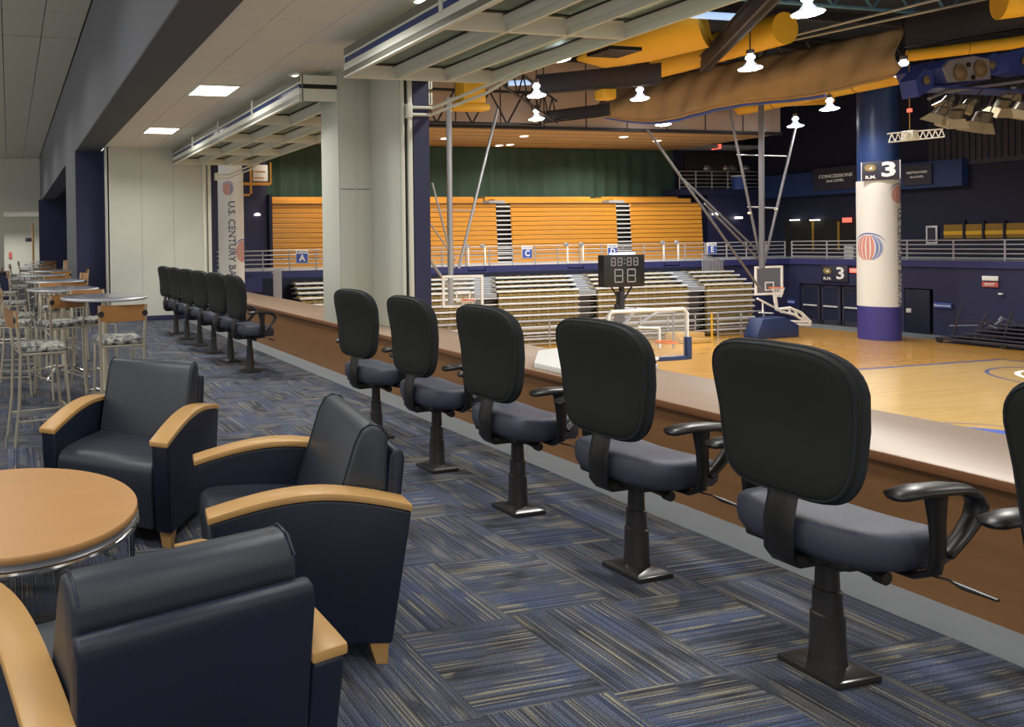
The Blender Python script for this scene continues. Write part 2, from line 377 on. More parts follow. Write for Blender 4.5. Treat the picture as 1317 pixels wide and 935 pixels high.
for y_ in (5.35, 8.0): 
    t = thing('downlight', 'small round downlight above the %s open window' % ('nearer' if y_ < 6 else 'farther'), 'light', (3.5, y_, 3.675), 0)
    B().lathe([(.07, .0), (.07, -.012), (.055, -.012), (.055, .0)], n=20).out('trim_ring', cream, t); B().lathe([(.05, -.006), (.05, 0)], n=20).out('bulb', dot_m, t)
B().box(4.70, 4.85, -4, 14.75, 3.55, 6.4).out('wall_header', cream, kind='structure')

# viewing counter with solid front
ct = thing('viewing_counter', 'long wood-topped viewing counter with brown front running beside the row of black chairs', 'counter', (0, 0, 0))
B().box(3.90, 3.98, -4, 14.4, 0, .565).out('front_panel', wood_front, ct)
B().box(3.875, 4.79, -4, 14.4, .565, .60, .006).out('ledge_top', wood_top, ct)
B().box(3.868, 3.885, -4, 14.4, .56, .603, .003).out('edge_trim', wood_trim, ct)
B().box(4.64, 4.76, -4, 14.4, -3.1, .565).out('wall_below_counter', navy, kind='structure')

# pillar between the two windows
pl = B().box(3.92, 4.34, 7.68, 8.2, .60, 3.70, .006).box(4.32, 4.46, 7.04, 7.70, .60, 3.70, .006).out('wall_pillar', white_p, kind='structure')
tag(pl, 'cream pillar between the two open windows, standing on the counter')
B().box(3.905, 3.92, 7.70, 8.0, .60, 3.70, .004).out('pillar_corner', white_p, pl)
B().box(4.10, 4.115, 7.67, 7.682, .60, 3.7).out('pillar_reveal', white_p, pl)
B().box(4.335, 4.36, 7.0, 7.06, .60, 3.70, .006).out('jamb', cream, pl)
B().box(4.375, 4.395, 7.01, 7.06, .60, 3.42, .003).out('jamb_track', grey_blk, pl)
B().box(4.40, 4.455, 6.99, 7.06, .60, 3.70, .006).out('jamb', cream, pl)
B().box(4.46, 4.66, 6.985, 7.9, .60, 3.9).out('navy_pillar_face', navy, pl)
B().box(3.92, 4.31, 7.677, 7.681, 2.235, 2.243).out('panel_joint', ceil_gap, pl)

# bifold windows folded up under the ceiling
def window(y0, y1, nrow, label):
    t = thing('folded_window', label, 'window', (0, y0, 3.30), 0, 'folded-up windows'); L = y1-y0; X0, X1 = 3.42, 5.20
    xs = [X0+.012+(X1-X0-.012)*i/3 for i in range(4)]; w = .034
    for nm, z0, z1 in (('lower_frame', 0, .15), ('upper_frame', .20, .31)):
        f = B()
        for i, x_ in enumerate(xs):
            a = x_ if i == 0 else (x_-w if i == 3 else x_-w/2); f.box(a, a+w, 0, L, z0, z1)
        for j in range(nrow+1):
            yy = min(max(L*j/nrow-w/2, 0), L-w)
            for i in range(3): f.box(xs[i]+w*.6, xs[i+1]-w*.6, yy, yy+w, z0+.001, z1-.002)
        f.out(nm, cream, t)
    for i in range(3):
        for j in range(nrow):
            a, b = xs[i]+w*.6, xs[i+1]-w*.6; c, d = L*j/nrow+w/2, L*(j+1)/nrow-w/2; m = .05
            q = B(); q.prism([(a, .06), (a+m, .128), (a+m, .138), (a, .138)], c, d, axes='xz').prism([(b, .06), (b, .138), (b-m, .138), (b-m, .128)], c, d, axes='xz')
            q.box(a+m, b-m, c, c+m*1.6, .128, .138).box(a+m, b-m, d-m*1.6, d, .128, .138).out('pane_flange', cream, t)
            g_ = B(); e = .016
            for x0, x1, y_0, y_1 in ((a+m, a+m+e, c+m, d-m), (b-m-e, b-m, c+m, d-m), (a+m, b-m, c+m*1.6, c+m*1.6+e*2), (a+m, b-m, d-m*1.6-e*2, d-m*1.6)): g_.box(x0, x1, y_0, y_1, .118, .13)
            g_.out('pane_gasket', black_pl, t)
            B().box(a+m, b-m, c+m, d-m, .13, .138).out('pane', glass_m, t)
    B().box(X0+.004, X0+.03, .02, L-.02, .148, .205).out('blue_gap_reflection', blue_strip, t)  # blue reflection in the glass between the leaves, put in as a coloured strip
    B().box(X0, X0+.014, 0, L, .075, .148, .004).out('edge_channel', cream, t); B().box(X0-.004, X0+.014, 0, L, .0, .018, .003).out('edge_channel', cream, t)
    B().box(X0, X0+.014, 0, L, .205, .228, .003).out('edge_channel', cream, t)
    B().box(X0+.006, X0+.014, 0, L, .018, .075).out('edge_groove', groove_m, t); B().box(X0+.004, X0+.014, 0, L, .232, .305).out('edge_groove', groove_m, t)
    for j in range(1, 4): B().box(X0-.012, X0+.03, L*j/4-.02, L*j/4+.02, .13, .34, .004).out('hinge', cream, t)
    for ye in (0, L):
        B().box(X0+.05, X1-.05, ye-.006, ye+.006, .15, .20).out('end_slot', black_pl, t)
    return t
window(-.02, 6.60, 4, 'cream-framed folding window swung up under the ceiling, the nearer one')
window(7.72, 14.30, 4, 'cream-framed folding window swung up under the ceiling, the farther one beyond the pillar')
for k, yy in enumerate((7.0, 14.38)):
    t = thing('window_arm', ['pale pivot arm of the nearer folded window, fixed to the pillar', 'pale pivot arm of the farther folded window, fixed at the end wall'][k], 'window arm', (4.42, yy, 3.1))
    B().tube([(0, -.02, 0), (.28, -.03, 0), (.62, -.55, .16), (.7, -.9, .22)], .018, 8).out('rod', cream, t)
    B().tube([(0, -.02, -.08), (.25, -.03, -.08), (.6, -.5, .07), (.7, -.9, .2)], .018, 8).out('rod', cream, t)
    B().box(-.05, .02, -.04, .02, -.12, .04, .005).out('bracket', cream, t)

# ------------------------------------------------------------------ ARMCHAIRS
def arc_z(y, z0=.575, zp=.655, z1=.605):
    return z0+(zp-z0)*math.sin((y+.38)/.43*PI/2) if y < .05 else zp+(z1-zp)*((y-.05)/.33)**1.7
def make_armchair():
    t = thing('armchair', 'x', 'armchair')
    for s in (-1, 1):
        ys = [-.38+.76*k/14 for k in range(15)]
        prof = [(y, arc_z(y)-.022) for y in ys]+[(.30, .085), (-.345, .085)]
        x0, x1 = (.30, .395) if s > 0 else (-.395, -.30)
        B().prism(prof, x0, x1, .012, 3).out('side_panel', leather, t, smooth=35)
        cap = [(y, arc_z(y)+.006) for y in ys]+[(y, arc_z(y)-.022) for y in reversed(ys)]
        cap[0] = (-.392, arc_z(-.38)+.002); cap[-1] = (-.392, arc_z(-.38)-.026)
        B().prism(cap, x0-.006, x1+.006, .006, 2).out('arm_cap', maple, t, smooth=35)
        for y0, dy in ((-.31, .035), (.225, -.06)):
            B().loft([[(s*.375-s*.02*0, y0-dy*.3, 0), (s*.330, y0-dy*.3, 0), (s*.330, y0+.042-dy*.3, 0), (s*.375, y0+.042-dy*.3, 0)],
                      [(s*.385, y0-.01, .088), (s*.312, y0-.01, .088), (s*.312, y0+.062, .088), (s*.385, y0+.062, .088)]]).out('leg', maple, t, smooth=0)
    # seat with rolled front edge running down into the apron
    pr = [(-.355, .10), (-.368, .30), (-.370, .39), (-.362, .425), (-.335, .448), (-.28, .458), (-.1, .462), (.1, .456), (.24, .45), (.24, .33), (-.30, .30), (-.31, .10)]
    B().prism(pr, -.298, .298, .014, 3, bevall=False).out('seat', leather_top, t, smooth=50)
    B().box(-.30, .30, -.30, .30, .10, .32).out('seat_base', leather, t)
    bk = [(.085, .44), (.20, .81), (.228, .865), (.262, .885), (.305, .875), (.334, .835), (.325, .44)]
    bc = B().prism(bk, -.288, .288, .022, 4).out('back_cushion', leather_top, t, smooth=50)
    for s in (-1, 1): B().tube([(s*.277, a, b) for a, b in bk[:6]], .004, 6).out('seam', leather, bc)
    pp = [(.262, .085), (.335, .76), (.345, .785), (.365, .792), (.388, .778), (.392, .745), (.318, .085)]
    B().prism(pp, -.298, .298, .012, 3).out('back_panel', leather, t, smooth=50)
    return t
ac = make_armchair()
chairs = [((.700, 4.02), math.atan2(.80, -.60)+PI/2 - PI, 'navy leather armchair with maple arms behind the coffee table, facing the camera'),
          ((1.165, 2.79), 0, 'navy leather armchair with maple arms right of the coffee table, seen from its side'),
          ((.328, 1.848), 0, 'navy leather armchair in the bottom left corner, seen from behind'),
          ((-.70, 3.76), 0, 'navy leather armchair cut off by the left edge beside the coffee table')]
def face(d): return math.atan2(d[1], d[0])+PI/2      # local -Y is the front
dirs = [(-.61, -.79), (-.98, .19), (-.215, .977), (.93, -.35)]
for k, ((xy, _, lab), d) in enumerate(zip(chairs, dirs)):
    o = ac if k == 0 else copy_tree(ac)
    o.location = (*xy, 0); o.rotation_euler = (0, 0, face(d)); o['label'] = lab; o['group'] = 'armchairs round the coffee table'

# ------------------------------------------------------------------ COFFEE TABLE
tcx, tcy, ta, tb, trot = -.02, 3.0, .545, .50, .0
t = thing('coffee_table', 'round maple-topped coffee table with a chrome rim among the armchairs', 'table', (tcx, tcy, 0))
zt = .50
B().lathe([(1, zt-.028), (1.006, zt-.022), (1.006, zt-.006), (.998, zt), (.5, zt), (.01, zt)][:5] + [(.002, zt)], n=72, sx=ta, sy=tb, rot=trot).out('tabletop', maple_top, t)
B().lathe([(.93, zt-.055), (.985, zt-.055), (.985, zt-.03), (.93, zt-.03)], n=72, sx=ta, sy=tb, rot=trot).out('under_top_ring', steel, t)
B().tube([(ta*1.0*math.cos(a)*math.cos(trot)-tb*1.0*math.sin(a)*math.sin(trot), ta*1.0*math.cos(a)*math.sin(trot)+tb*1.0*math.sin(a)*math.cos(trot), zt-.062) for a in [2*PI*k/60 for k in range(60)]], .011, 8, closed=True).out('chrome_ring', chrome, t)
for k in range(4):
    a = PI/4+k*PI/2+.35
    x_, y_ = ta*.985*math.cos(a), tb*.985*math.sin(a)
    B().tube([(x_, y_, zt-.05), (x_, y_, .30), (x_*.97, y_*.97, .02), (x_*.97, y_*.97, 0)], .016, 10).out('leg', chrome, t)
B().tube([(ta*.88*math.cos(a), tb*.88*math.sin(a), .17) for a in [2*PI*k/48 for k in range(48)]], .009, 8, closed=True).out('lower_ring', chrome, t)

# ------------------------------------------------------------------ BLACK SWIVEL CHAIRS AT THE COUNTER
def sup(a, b, t, n=3.6):
    c, s = math.cos(t), math.sin(t)
    return a*math.copysign(abs(c)**(2/n), c), b*math.copysign(abs(s)**(2/n), s)
def make_chair():
    t = thing('swivel_chair', 'x', 'chair')
    B().box(-.105, .105, -.098, .098, 0, .022, .004).loft([[(-.095, -.088, .022), (.095, -.088, .022), (.095, .088, .022), (-.095, .088, .022)], [(-.055, -.055, .04), (.055, -.055, .04), (.055, .055, .04), (-.055, .055, .04)]]).out('base_plate', grey_blk, t, smooth=30)
    B().lathe([(.056, .03), (.052, .05), (.048, .21), (.043, .215), (.041, .30), (.035, .305), (.031, .44)], n=20).out('pedestal', grey_blk, t)
    B().box(-.15, .12, -.085, .085, .43, .475, .012).box(-.20, -.02, -.05, .05, .415, .46, .01).box(-.16, .20, -.17, .17, .452, .485, .012).box(-.12, .16, -.12, .12, .425, .46, .012).out('mechanism', black_pl, t)
    B().tube([(-.02, -.07, .44), (-.02, -.16, .43)], .017, 10).tube([(-.02, -.16, .43), (-.02, -.19, .428)], .024, 12).out('tension_knob', black_pl, t)
    B().tube([(.07, -.08, .455), (.08, -.2, .45), (.12, -.27, .445), (.13, -.30, .435), (.135, -.38, .43)], [.006, .006, .006, .015, .009], 8, flat=.6).out('lever', black_pl, t)
    # seat
    N = 40; rings = []
    for dz, sc in ((-.066, .80), (-.06, .93), (-.035, .985), (.0, 1.0), (.022, .985), (.042, .93), (.052, .80), (.056, .5), (.056, .1)):
        R = []
        for k in range(N):
            x_, y_ = sup(.235, .258, 2*PI*k/N, 3.2); x_ *= sc; y_ *= sc
            w = 1 + .05*(x_/.235)
            z_ = .535+dz - .045*max(0, (x_-.08)/.155)**2 + .02*(y_/.25)**2*(1 if dz > 0 else 0) + (.018*max(0, -(x_+.05)/.18)**2 if dz > 0 else 0)
            R.append((x_+.035, y_*w, z_))
        rings.append(R)
    B().loft(rings).out('seat', seat_fab, t, smooth=60)
    B().loft([[(lambda q: (q[0]*f_+.035, q[1]*f_, z_))(sup(.225, .245, 2*PI*k/32, 3.2)) for k in range(32)] for f_, z_ in ((.62, .452), (.86, .462), (.955, .485), (.965, .512))]).out('seat_pan', black_pl, t, smooth=50)
    # back support bar (J shape)
    B().tube([(-.06, 0, .43), (-.17, 0, .425), (-.205, 0, .435), (-.226, 0, .46), (-.227, 0, .57), (-.208, 0, .65), (-.190, 0, .74)], .050, 12, flat=.22).out('back_bar', black_pl, t)
    # backrest: shell and cushion
    def shape(layers, zc=.945, hb=.277):
        rings = []
        for dx, sc in layers:
            R = []
            for k in range(44):
                y_, z_ = sup(1, 1, 2*PI*k/44, 4.7)
                wz = z_*hb; half = .231 + .024*z_
                yy = y_*half*sc*(1-.0*z_); zz = zc+wz*(sc if abs(sc) < .97 else sc)
                if z_ > .5: zz -= .030*abs(y_)**2.5*sc
                bend = .018*(yy/.24)**2 - .060*((zz-.86)/.35)**2*(1 if zz > .86 else .5)
                R.append((-.188+dx+bend, yy, zz))
            rings.append(R)
        return rings
    B().loft(shape(((-.040, .02), (-.040, .3), (-.040, .6), (-.038, .86), (-.031, .94), (-.018, .975), (-.004, .985)))).out('backrest_shell', shell_m, t, smooth=60)
    B().loft(shape(((-.012, .96), (-.006, 1.0), (.012, 1.01), (.030, .985), (.043, .93), (.050, .80), (.052, .5), (.052, .25), (.052, .02)))).out('back_cushion', black_fab, t, smooth=60)
    B().tube([p for p in shape(((-.028, .955),))[0]], .0045, 6, closed=True).out('piping', black_fab, t)
    for s in (-1, 1):
        y_ = s*.295
        a = thing('armrest', None, None); a.parent = t
        B().tube([(-.165, y_, .752), (-.15, y_, .760), (-.06, y_, .768), (.06, y_, .765), (.14, y_, .757), (.19, y_, .735)], [.018, .036, .042, .040, .036, .024], 12, flat=.48).out('arm_pad', black_pl, a, smooth=60)
        B().tube([(.13, y_, .752), (.185, y_, .735), (.205, y_, .70), (.185, y_, .655), (.13, y_, .60), (.06, y_, .545)], [.026, .029, .030, .027, .024, .022], 10, flat=.6).out('front_brace', black_pl, a, smooth=60)
        B().tube([(.02, y_, .75), (.025, y_, .66), (.03, y_, .56), (.03, y_-s*.01, .49), (.03, y_-s*.06, .455), (.03, y_-s*.16, .45)], [.046, .034, .030, .030, .026, .02], 10, flat=.45).out('arm_post', black_pl, a, smooth=60)
    return t
sc = make_chair()
ys_near = [1.14, 1.95, 2.74, 3.53, 4.32, 5.14]; ys_far = [8.18, 8.96, 9.75, 10.52, 11.31, 12.09]
nth = ['nearest', 'second nearest', 'third', 'fourth', 'fifth', 'last']
for k, y_ in enumerate(ys_near+ys_far):
    o = sc if k == 0 else copy_tree(sc)
    o.location = (2.91, y_, 0); o.rotation_euler = (0, 0, [.0, .0, .05, .04, .05, .17, .12, .26, .22, .28, .24, .26][k])
    if k == 0: lab = 'black swivel chair at the counter, cut off by the right edge of the picture'
    elif k < 6: lab = 'black swivel chair at the counter, %s of the near row' % ['nearest', 'second', 'third', 'fourth', 'fifth and last'][k-1]
    else: lab = 'black swivel chair in the far row beyond the pillar, %s' % ['nearest to the camera', 'second from the camera', 'third from the camera', 'fourth from the camera', 'fifth from the camera', 'farthest from the camera'][k-6]
    o['label'] = lab; o['group'] = 'swivel chairs along the viewing counter'

# ------------------------------------------------------------------ BAR TABLES AND STOOLS
def make_table():
    t = thing('bar_table', 'x', 'table'); R = .43
    B().lathe([(R-.02, 1.06), (R, 1.062), (R, 1.088), (R-.006, 1.09)], n=40).out('tabletop', laminate, t)
    B().tube([(R*math.cos(2*PI*k/40), R*math.sin(2*PI*k/40), 1.075) for k in range(40)], .014, 6, closed=True).out('metal_edge', steel, t)
    B().lathe([(.04, .08), (.033, .12), (.033, 1.03), (.10, 1.05), (.12, 1.06)], n=16).out('column', champagne, t)
    for k in range(4):
        a = k*PI/2+.4; c, s = math.cos(a), math.sin(a)
        B().tube([(c*.02, s*.02, .13), (c*.15, s*.15, .13), (c*.30, s*.30, .085), (c*.37, s*.37, .02)], [.030, .028, .022, .02], 8, flat=.7).out('foot', chrome, t)
    return t
stool_wood = mat('orange_plywood', (.40, .19, .06), .4)
laminate = mat('grey_laminate', (.20, .21, .24), .18)
def make_stool():
    t = thing('bar_stool', 'x', 'stool')          # front is -Y
    B().box(-.20, .20, -.20, .19, .745, .80, .022, 3).out('seat', seat_pat, t, smooth=60)
    B().box(-.185, .185, -.185, .175, .725, .747, .005).out('seat_frame', champagne, t)
    for s in (-1, 1):
        B().tube([(s*.195, .24, 0), (s*.19, .20, .35), (s*.19, .185, .74), (s*.195, .20, .86), (s*.20, .225, 1.09)], .013, 8).out('leg', champagne, t)
        B().tube([(s*.185, -.235, 0), (s*.18, -.205, .35), (s*.175, -.175, .725), (s*.12, -.17, .735)], .013, 8).out('leg', champagne, t)
        B().tube([(s*.188, .215, .20), (s*.182, -.215, .20)], .008, 6).out('stretcher', champagne, t)
        B().lathe([(.026, -.006), (.026, .006)], n=14).out('bracket', black_pl, t).matrix_local = Matrix.Translation((s*.19, .232, 1.02)) @ Matrix.Rotation(PI/2, 4, 'X')
    B().tube([(-.182, -.222, .26), (.182, -.222, .26)], .010, 6).out('footrest', champagne, t)
    rows = []
    for z_ in (.955, 1.095): rows.append([(x_, .205+.055*(1-(x_/.21)**2)+(z_-1)*.12, z_) for x_ in [-.215+.43*k/12 for k in range(13)]])
    inner = [[(x_, y_+.012, z_) for x_, y_, z_ in r] for r in rows]
    q = B(); q.loft([[*rows[0], *reversed(rows[1])], [*inner[0], *reversed(inner[1])]]); q.out('backrest', stool_wood, t, smooth=60)
    return t
tables = [(133, 7.0), (80, 8.45), (70, 10.4), (52, 12.6), (62, 14.8), (46, 17.4), (50, 20.5), (55, 24.5)]
TP = []
bt = make_table()
for k, (u, d) in enumerate(tables):
    p = Vector((0, 0, EYE)) + (r2*((u-CCX)/CF)+fwd)*d
    TP.append((p.x, p.y)); o = bt if k == 0 else copy_tree(bt)
    o.location = (p.x, p.y, 0); o.rotation_euler = (0, 0, k*.5)
    o['label'] = 'round grey bar-height table on a chrome foot, %s in the row of tables' % ['nearest the camera', 'second', 'third', 'fourth', 'fifth', 'sixth', 'seventh', 'last and farthest'][k]
    o['group'] = 'round bar tables along the lounge'
st = make_stool(); first = True
def stool(x, y, rz, lab):
    global first
    o = st if first else copy_tree(st); first = False
    o.location = (x, y, 0); o.rotation_euler = (0, 0, rz); o['label'] = lab; o['group'] = 'bar stools with wooden backs'
def pos(u, d): p = Vector((0, 0, EYE)) + (r2*((u-CCX)/CF)+fwd)*d; return p.x, p.y
stool(*pos(48, 5.75), PI/2+.15, 'bar stool seen side on at the left, nearest stool to the camera')
stool(*pos(150, 6.1), PI+.05, 'bar stool with its wooden back towards us, just behind the armchair')
stool(*pos(120, 7.75), .25, 'bar stool facing us on the far side of the nearest bar table')
stool(*pos(24, 8.4), PI/2, 'bar stool side on, left of the second bar table')
stool(*pos(74, 7.45), PI+.4, 'bar stool turned away in front of the second bar table')
stool(*pos(72, 9.35), .1, 'bar stool facing us between the second and third bar tables')
stool(*pos(14, 7.6), PI/2-.2, 'bar stool cut off at the left edge beside the second bar table')
k = 0
ordn = ['third', 'fourth', 'fifth', 'sixth', 'seventh', 'farthest']
for j in range(2, 8):
    x_, y_ = TP[j]
    for a, w in ((PI*.98, 'left of'), (-PI*.42, 'in front of'), (.25, 'right of')):
        if j == 2 and w == 'right of': continue
        stool(x_+.62*math.cos(a), y_+.62*math.sin(a), a-PI/2, 'bar stool %s the %s bar table' % (w, ordn[j-2]))

# ------------------------------------------------------------------ ARENA FLOOR
FZ = -3.1
af = B().box(4.76, 46, -12, 31, FZ-.2, FZ-.005).out('floor_arena', court_out, kind='structure'); tag(af, 'stained wooden court surround of the arena')
B().box(8.2, 35.5, 3.2, 18.2, FZ-.004, FZ).out('court_playing_area', court_in, af)
lines = B()
def seg(x0, x1, y0, y1): lines.box(x0, x1, y0, y1, FZ, FZ+.003)
seg(8.2, 35.6, 18.15, 18.30); seg(35.5, 35.65, 3.2, 18.3)
lines.out('boundary_line', text_m, af, smooth=0)
def ring(name, x, y, r, w, m, n=64, a0=0, a1=2*PI):
    B().lathe([(r-w, FZ+.001), (r-w, FZ+.004), (r, FZ+.004), (r, FZ+.001)], x, y, n, a0, a1, cap=False).out(name, m, af, smooth=0)
ring('dark_circle', 33.4, 14.2, 2.95, .09, text_m); ring('white_circle', 33.6, 14.1, 2.5, .14, white_m)
ring('centre_circle', 21.9, 10.7, 1.95, .05, text_m)
B().prism([(21.4, 11.5), (22.3, 12.35), (23.6, 10.9), (22.7, 10.2)], FZ+.001, FZ+.004, axes='xy').out('centre_mark', blue_m, af)
B().prism([(22.2, 10.9), (22.7, 11.4), (23.2, 10.9), (22.7, 10.45)], FZ+.004, FZ+.006, axes='xy').out('centre_mark_inset', sign_m, af)
seg_ = B().box(28.2, 35.5, 22.0, 22.06, FZ, FZ+.003).out('faint_line', tan, af)
B().box(39.6, 41.5, 22.6, 29.4, FZ-.004, FZ+.002).out('grey_apron', concrete, af)
wb = B().prism([(3.95, 3.98), (3.95, 4.60), (4.42, 5.10), (4.74, 5.18), (4.76, 4.28)], .601, .645, .006, 2, axes='xy').out('white_board', banner_m, None, 'flat white board lying on the viewing counter between two black chairs', cat='board')

# ------------------------------------------------------------------ LOWER SEATING (folded front with white nosings, golden seats)
NR = 8; dz = .268; Z0 = -2.98
bounds = [11.6, 19.7, 20.85, 25.06, 26.02, 31.1, 32.1, 34.95]
secs = [(11.6, 19.7), (20.85, 25.06), (26.02, 31.1), (32.13, 34.95)]
secn = ['leftmost', 'second from left', 'third from left', 'rightmost']
def gold_strip(x0, x1, y, z0, z1):
    b = B(); n = int((x1-x0)/.24); w = (x1-x0)/n
    for i in range(n): b.box(x0+i*w+.012, x0+(i+1)*w-.012, y, y+.12, z0, z1-.018*(i % 2))
    return b
for k, (x0, x1) in enumerate(secs):
    t = thing('lower_bleacher', 'folded lower seating bank with pale nosings and golden seats, %s of the four' % secn[k], 'bleacher', (0, 26.4, FZ), 0, 'lower seating banks')
    for r in range(NR):
        z_ = Z0-FZ+r*dz
        B().tube([(x0, -.03, z_+.13), (x1, -.03, z_+.13)], .055, 8).out('nosing', grey_al, t)
        B().box(x0, x1, .10, .9, z_+.10, z_+.15).out('row_deck', row_m, t)
        gold_strip(x0+.05, x1-.05, -.01, z_-.06, z_+.05).out('seat_row', gold, t, kind='stuff', smooth=0)
        B().box(x0, x1, .22, .26, z_-.13, z_+.10).out('riser', dark, t)
    # sloping top rows running back to the concourse deck
    for r in range(4):
        z_ = Z0-FZ+NR*dz+r*.155; y_ = .05+r*.72
        xa, xb = (x0-.0+r*.25 if k == 0 else x0+r*.55), (x1+r*.55)
        B().tube([(xa, y_, z_+.13), (xb, y_, z_+.13)], .05, 8).out('nosing', grey_al, t)
        B().box(xa, xb, y_+.02, y_+.70, z_+.08, z_+.13).out('row_deck', row_m, t)
        gold_strip(xa+.05, xb-.05, y_+.36, z_+.135, z_+.20).out('seat_row', gold, t, kind='stuff', smooth=0)
        B().box(xa, xb, y_+.05, y_+.08, z_-.13, z_+.08).out('riser', dark, t)
        if r == 0: gold_strip(x0+.05, x1-.05, -.01, z_-.06, z_+.05).out('seat_row', gold, t, kind='stuff', smooth=0)
    B().box(x0, x1, .5, .6, 0, Z0-FZ+NR*dz-.06).out('backing', dark, t)
for k, (x0, x1) in enumerate(((19.7, 20.85), (25.06, 26.02), (31.1, 32.13))):
    t = thing('aisle_stair', 'grey aisle steps between lower seating banks, %s of three' % ['left', 'middle', 'right'][k], 'stairs', (0, 26.4, FZ), 0, 'aisles of the lower seating')
    B().box(x0, x1, .35, .5, 0, NR*dz+.05).out('dark_recess', aisle_m, t)
    for r in range(NR): B().box(x0, x1, .15, .5, r*dz+.10, r*dz+.13).out('step', aisle_m, t)
    for r in range(NR): B().tube([(x0+.06, -.03, Z0-FZ+r*dz+.13), (x1-.06, -.03, Z0-FZ+r*dz+.13)], .03, 6).out('nosing', grey_al, t)
    for r in range(8):
        B().box(x0+.02+r*.26, x1-.02+r*.26, .02+r*.35, .37+r*.35, NR*dz+.02+r*.08, NR*dz+.20+r*.08).out('step', grey_st, t)
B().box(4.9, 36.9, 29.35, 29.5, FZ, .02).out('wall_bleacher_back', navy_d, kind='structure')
lf = thing('left_stair_rails', 'dim grey barred stair rails at the left end of the lower seating', 'railing', (11.2, 26.4, FZ))
for i in range(9): B().box(-.75+i*.09, -.72+i*.09, i*.12, i*.12+.03, .8, 3.6).out('baluster', rail_m, lf)
B().tube([(-.8, 0, 3.5), (.1, 1.1, 3.55)], .03).out('hand_rail', rail_m, lf)

# rails in front of the lower seating
def railing(name, label, cat, p0, p1, h, n, nr, r=.028, m=rail_m, group=None, low=.12, extra=()):
    p0, p1 = Vector(p0), Vector(p1); t = thing(name, label, cat, p0, 0, group); d = p1-p0
    for i in range(n+1):
        q = d*i/n; B().tube([q, q+Vector((0, 0, h))], r*1.15, 6).out('post', m, t)
    for i in range(nr):
        z_ = low+(h-low)*i/(nr-1); B().tube([(0, 0, z_), d+Vector((0, 0, z_))], r, 6).out('rail', m, t)
    return t
for k, (xa, xb) in enumerate(((12.5, 19.5), (21.2, 24.9), (26.3, 30.9), (32.2, 34.9))):
    railing('front_rail', 'low pale rail before the lower seating, %s section' % secn[k], 'railing', (xa, 25.9, FZ), (xb, 25.9, FZ), 1.12, max(2, int((xb-xa)/1.3)), 4, .030, group='rails before the lower seating')
t = thing('yellow_post', 'slim yellow post standing in the rails before the lower seating', 'post', (31.6, 25.7, FZ)); B().tube([(0, 0, 0), (0, 0, 1.15)], .04).lathe([(.09, 0), (.09, .02)]).out('post', yellow, t)
t = thing('court_step', 'pale wooden step box on the court edge by the yellow post', 'step', (29.6, 25.3, FZ)); B().box(-.7, .7, -.35, .35, 0, .42, .02).box(-.7, .7, -.65, -.35, 0, .2, .02).out('box', court_in, t)

# ------------------------------------------------------------------ CONCOURSE DECK AND RAIL
DZ = .33
dk = B().box(5.0, 41.6, 29.5, 35.0, .02, DZ).box(41.5, 46, -12, 35, .02, DZ).out('floor_concourse', grey_st, kind='structure')
B().box(5.0, 41.5, 29.42, 29.5, .02, DZ).out('fascia', navy_b, dk)
B().box(41.42, 41.5, -12, 29.5, .02, DZ).out('fascia', navy_b, dk)
railing('concourse_rail', 'long pale rail along the concourse above the lower seating', 'railing', (8.6, 29.6, DZ), (36.0, 29.6, DZ), .92, 21, 5, .026)
railing('concourse_rail', 'pale rail on the corner stretch of concourse behind the hanging pole', 'railing', (36.1, 29.6, DZ), (41.4, 29.6, DZ), .92, 4, 5, .026)
railing('concourse_rail', 'pale rail of the right-hand concourse passing behind the banner column', 'railing', (41.6, 29.4, DZ), (41.6, 8, DZ), .92, 13, 5, .030)
# gates with white frames at the head of each aisle and at the left
for k, u in enumerate((613, 740, 863)):
    p = at(u, 330, 1, 29.45); t = thing('aisle_gate', 'small white-framed gate in the concourse rail, %s of three' % ['left', 'middle', 'right'][k], 'gate', (p.x, 29.45, DZ-.25), 0, 'gates in the concourse rail')
    for s in (-.46, .46): B().box(s-.03, s+.03, -.03, .03, 0, 1.2, .01).out('upright', white_m, t)
    B().box(-.46, .46, -.03, .03, 0, .07, .01).out('sill', white_m, t)
    for s in (-.58, .30): B().lathe([(.11, -.04), (.11, .04)], n=12).out('speaker', grey_st, t).matrix_local = Matrix.Translation((s, -.06, 1.22)) @ Matrix.Rotation(PI/2, 4, 'X')
for k, (u, ch) in enumerate(((389, 'A'), (679, 'C'), (789, 'D'), (917, 'E'))):
    p = at(u, 330, 1, 29.5); p.y = 29.575; t = thing('section_sign', 'small blue section sign reading %s hung on the concourse rail' % ch, 'sign', (p.x, 29.575, .88), 0, 'section letter signs')
    B().box(-.30, .30, -.03, 0, -.22, .38, .01).out('plate', white_m, t); B().box(-.28, .28, -.036, -.03, -.20, .22).out('blue_panel', blue_m, t)
    text('letter', ch, .42, white_m, t, faceY(0, -.042, .01), bold=.01); text('heading', 'SECTION', .12, text_m, t, faceY(0, -.036, .30))
# barred stair rail at the right end
t = thing('stair_rail', 'pale barred stair rail at the right end of the concourse', 'railing', (34.6, 28.6, -.75))
for i in range(13): B().box(i*.17, i*.17+.035, -.015+i*.05, .015+i*.05, -.05, 1.45-.035*i).out('baluster', rail_m, t)
B().tube([(0, 0, 1.45), (2.1, .6, 1.02)], .035).out('hand_rail', rail_m, t)

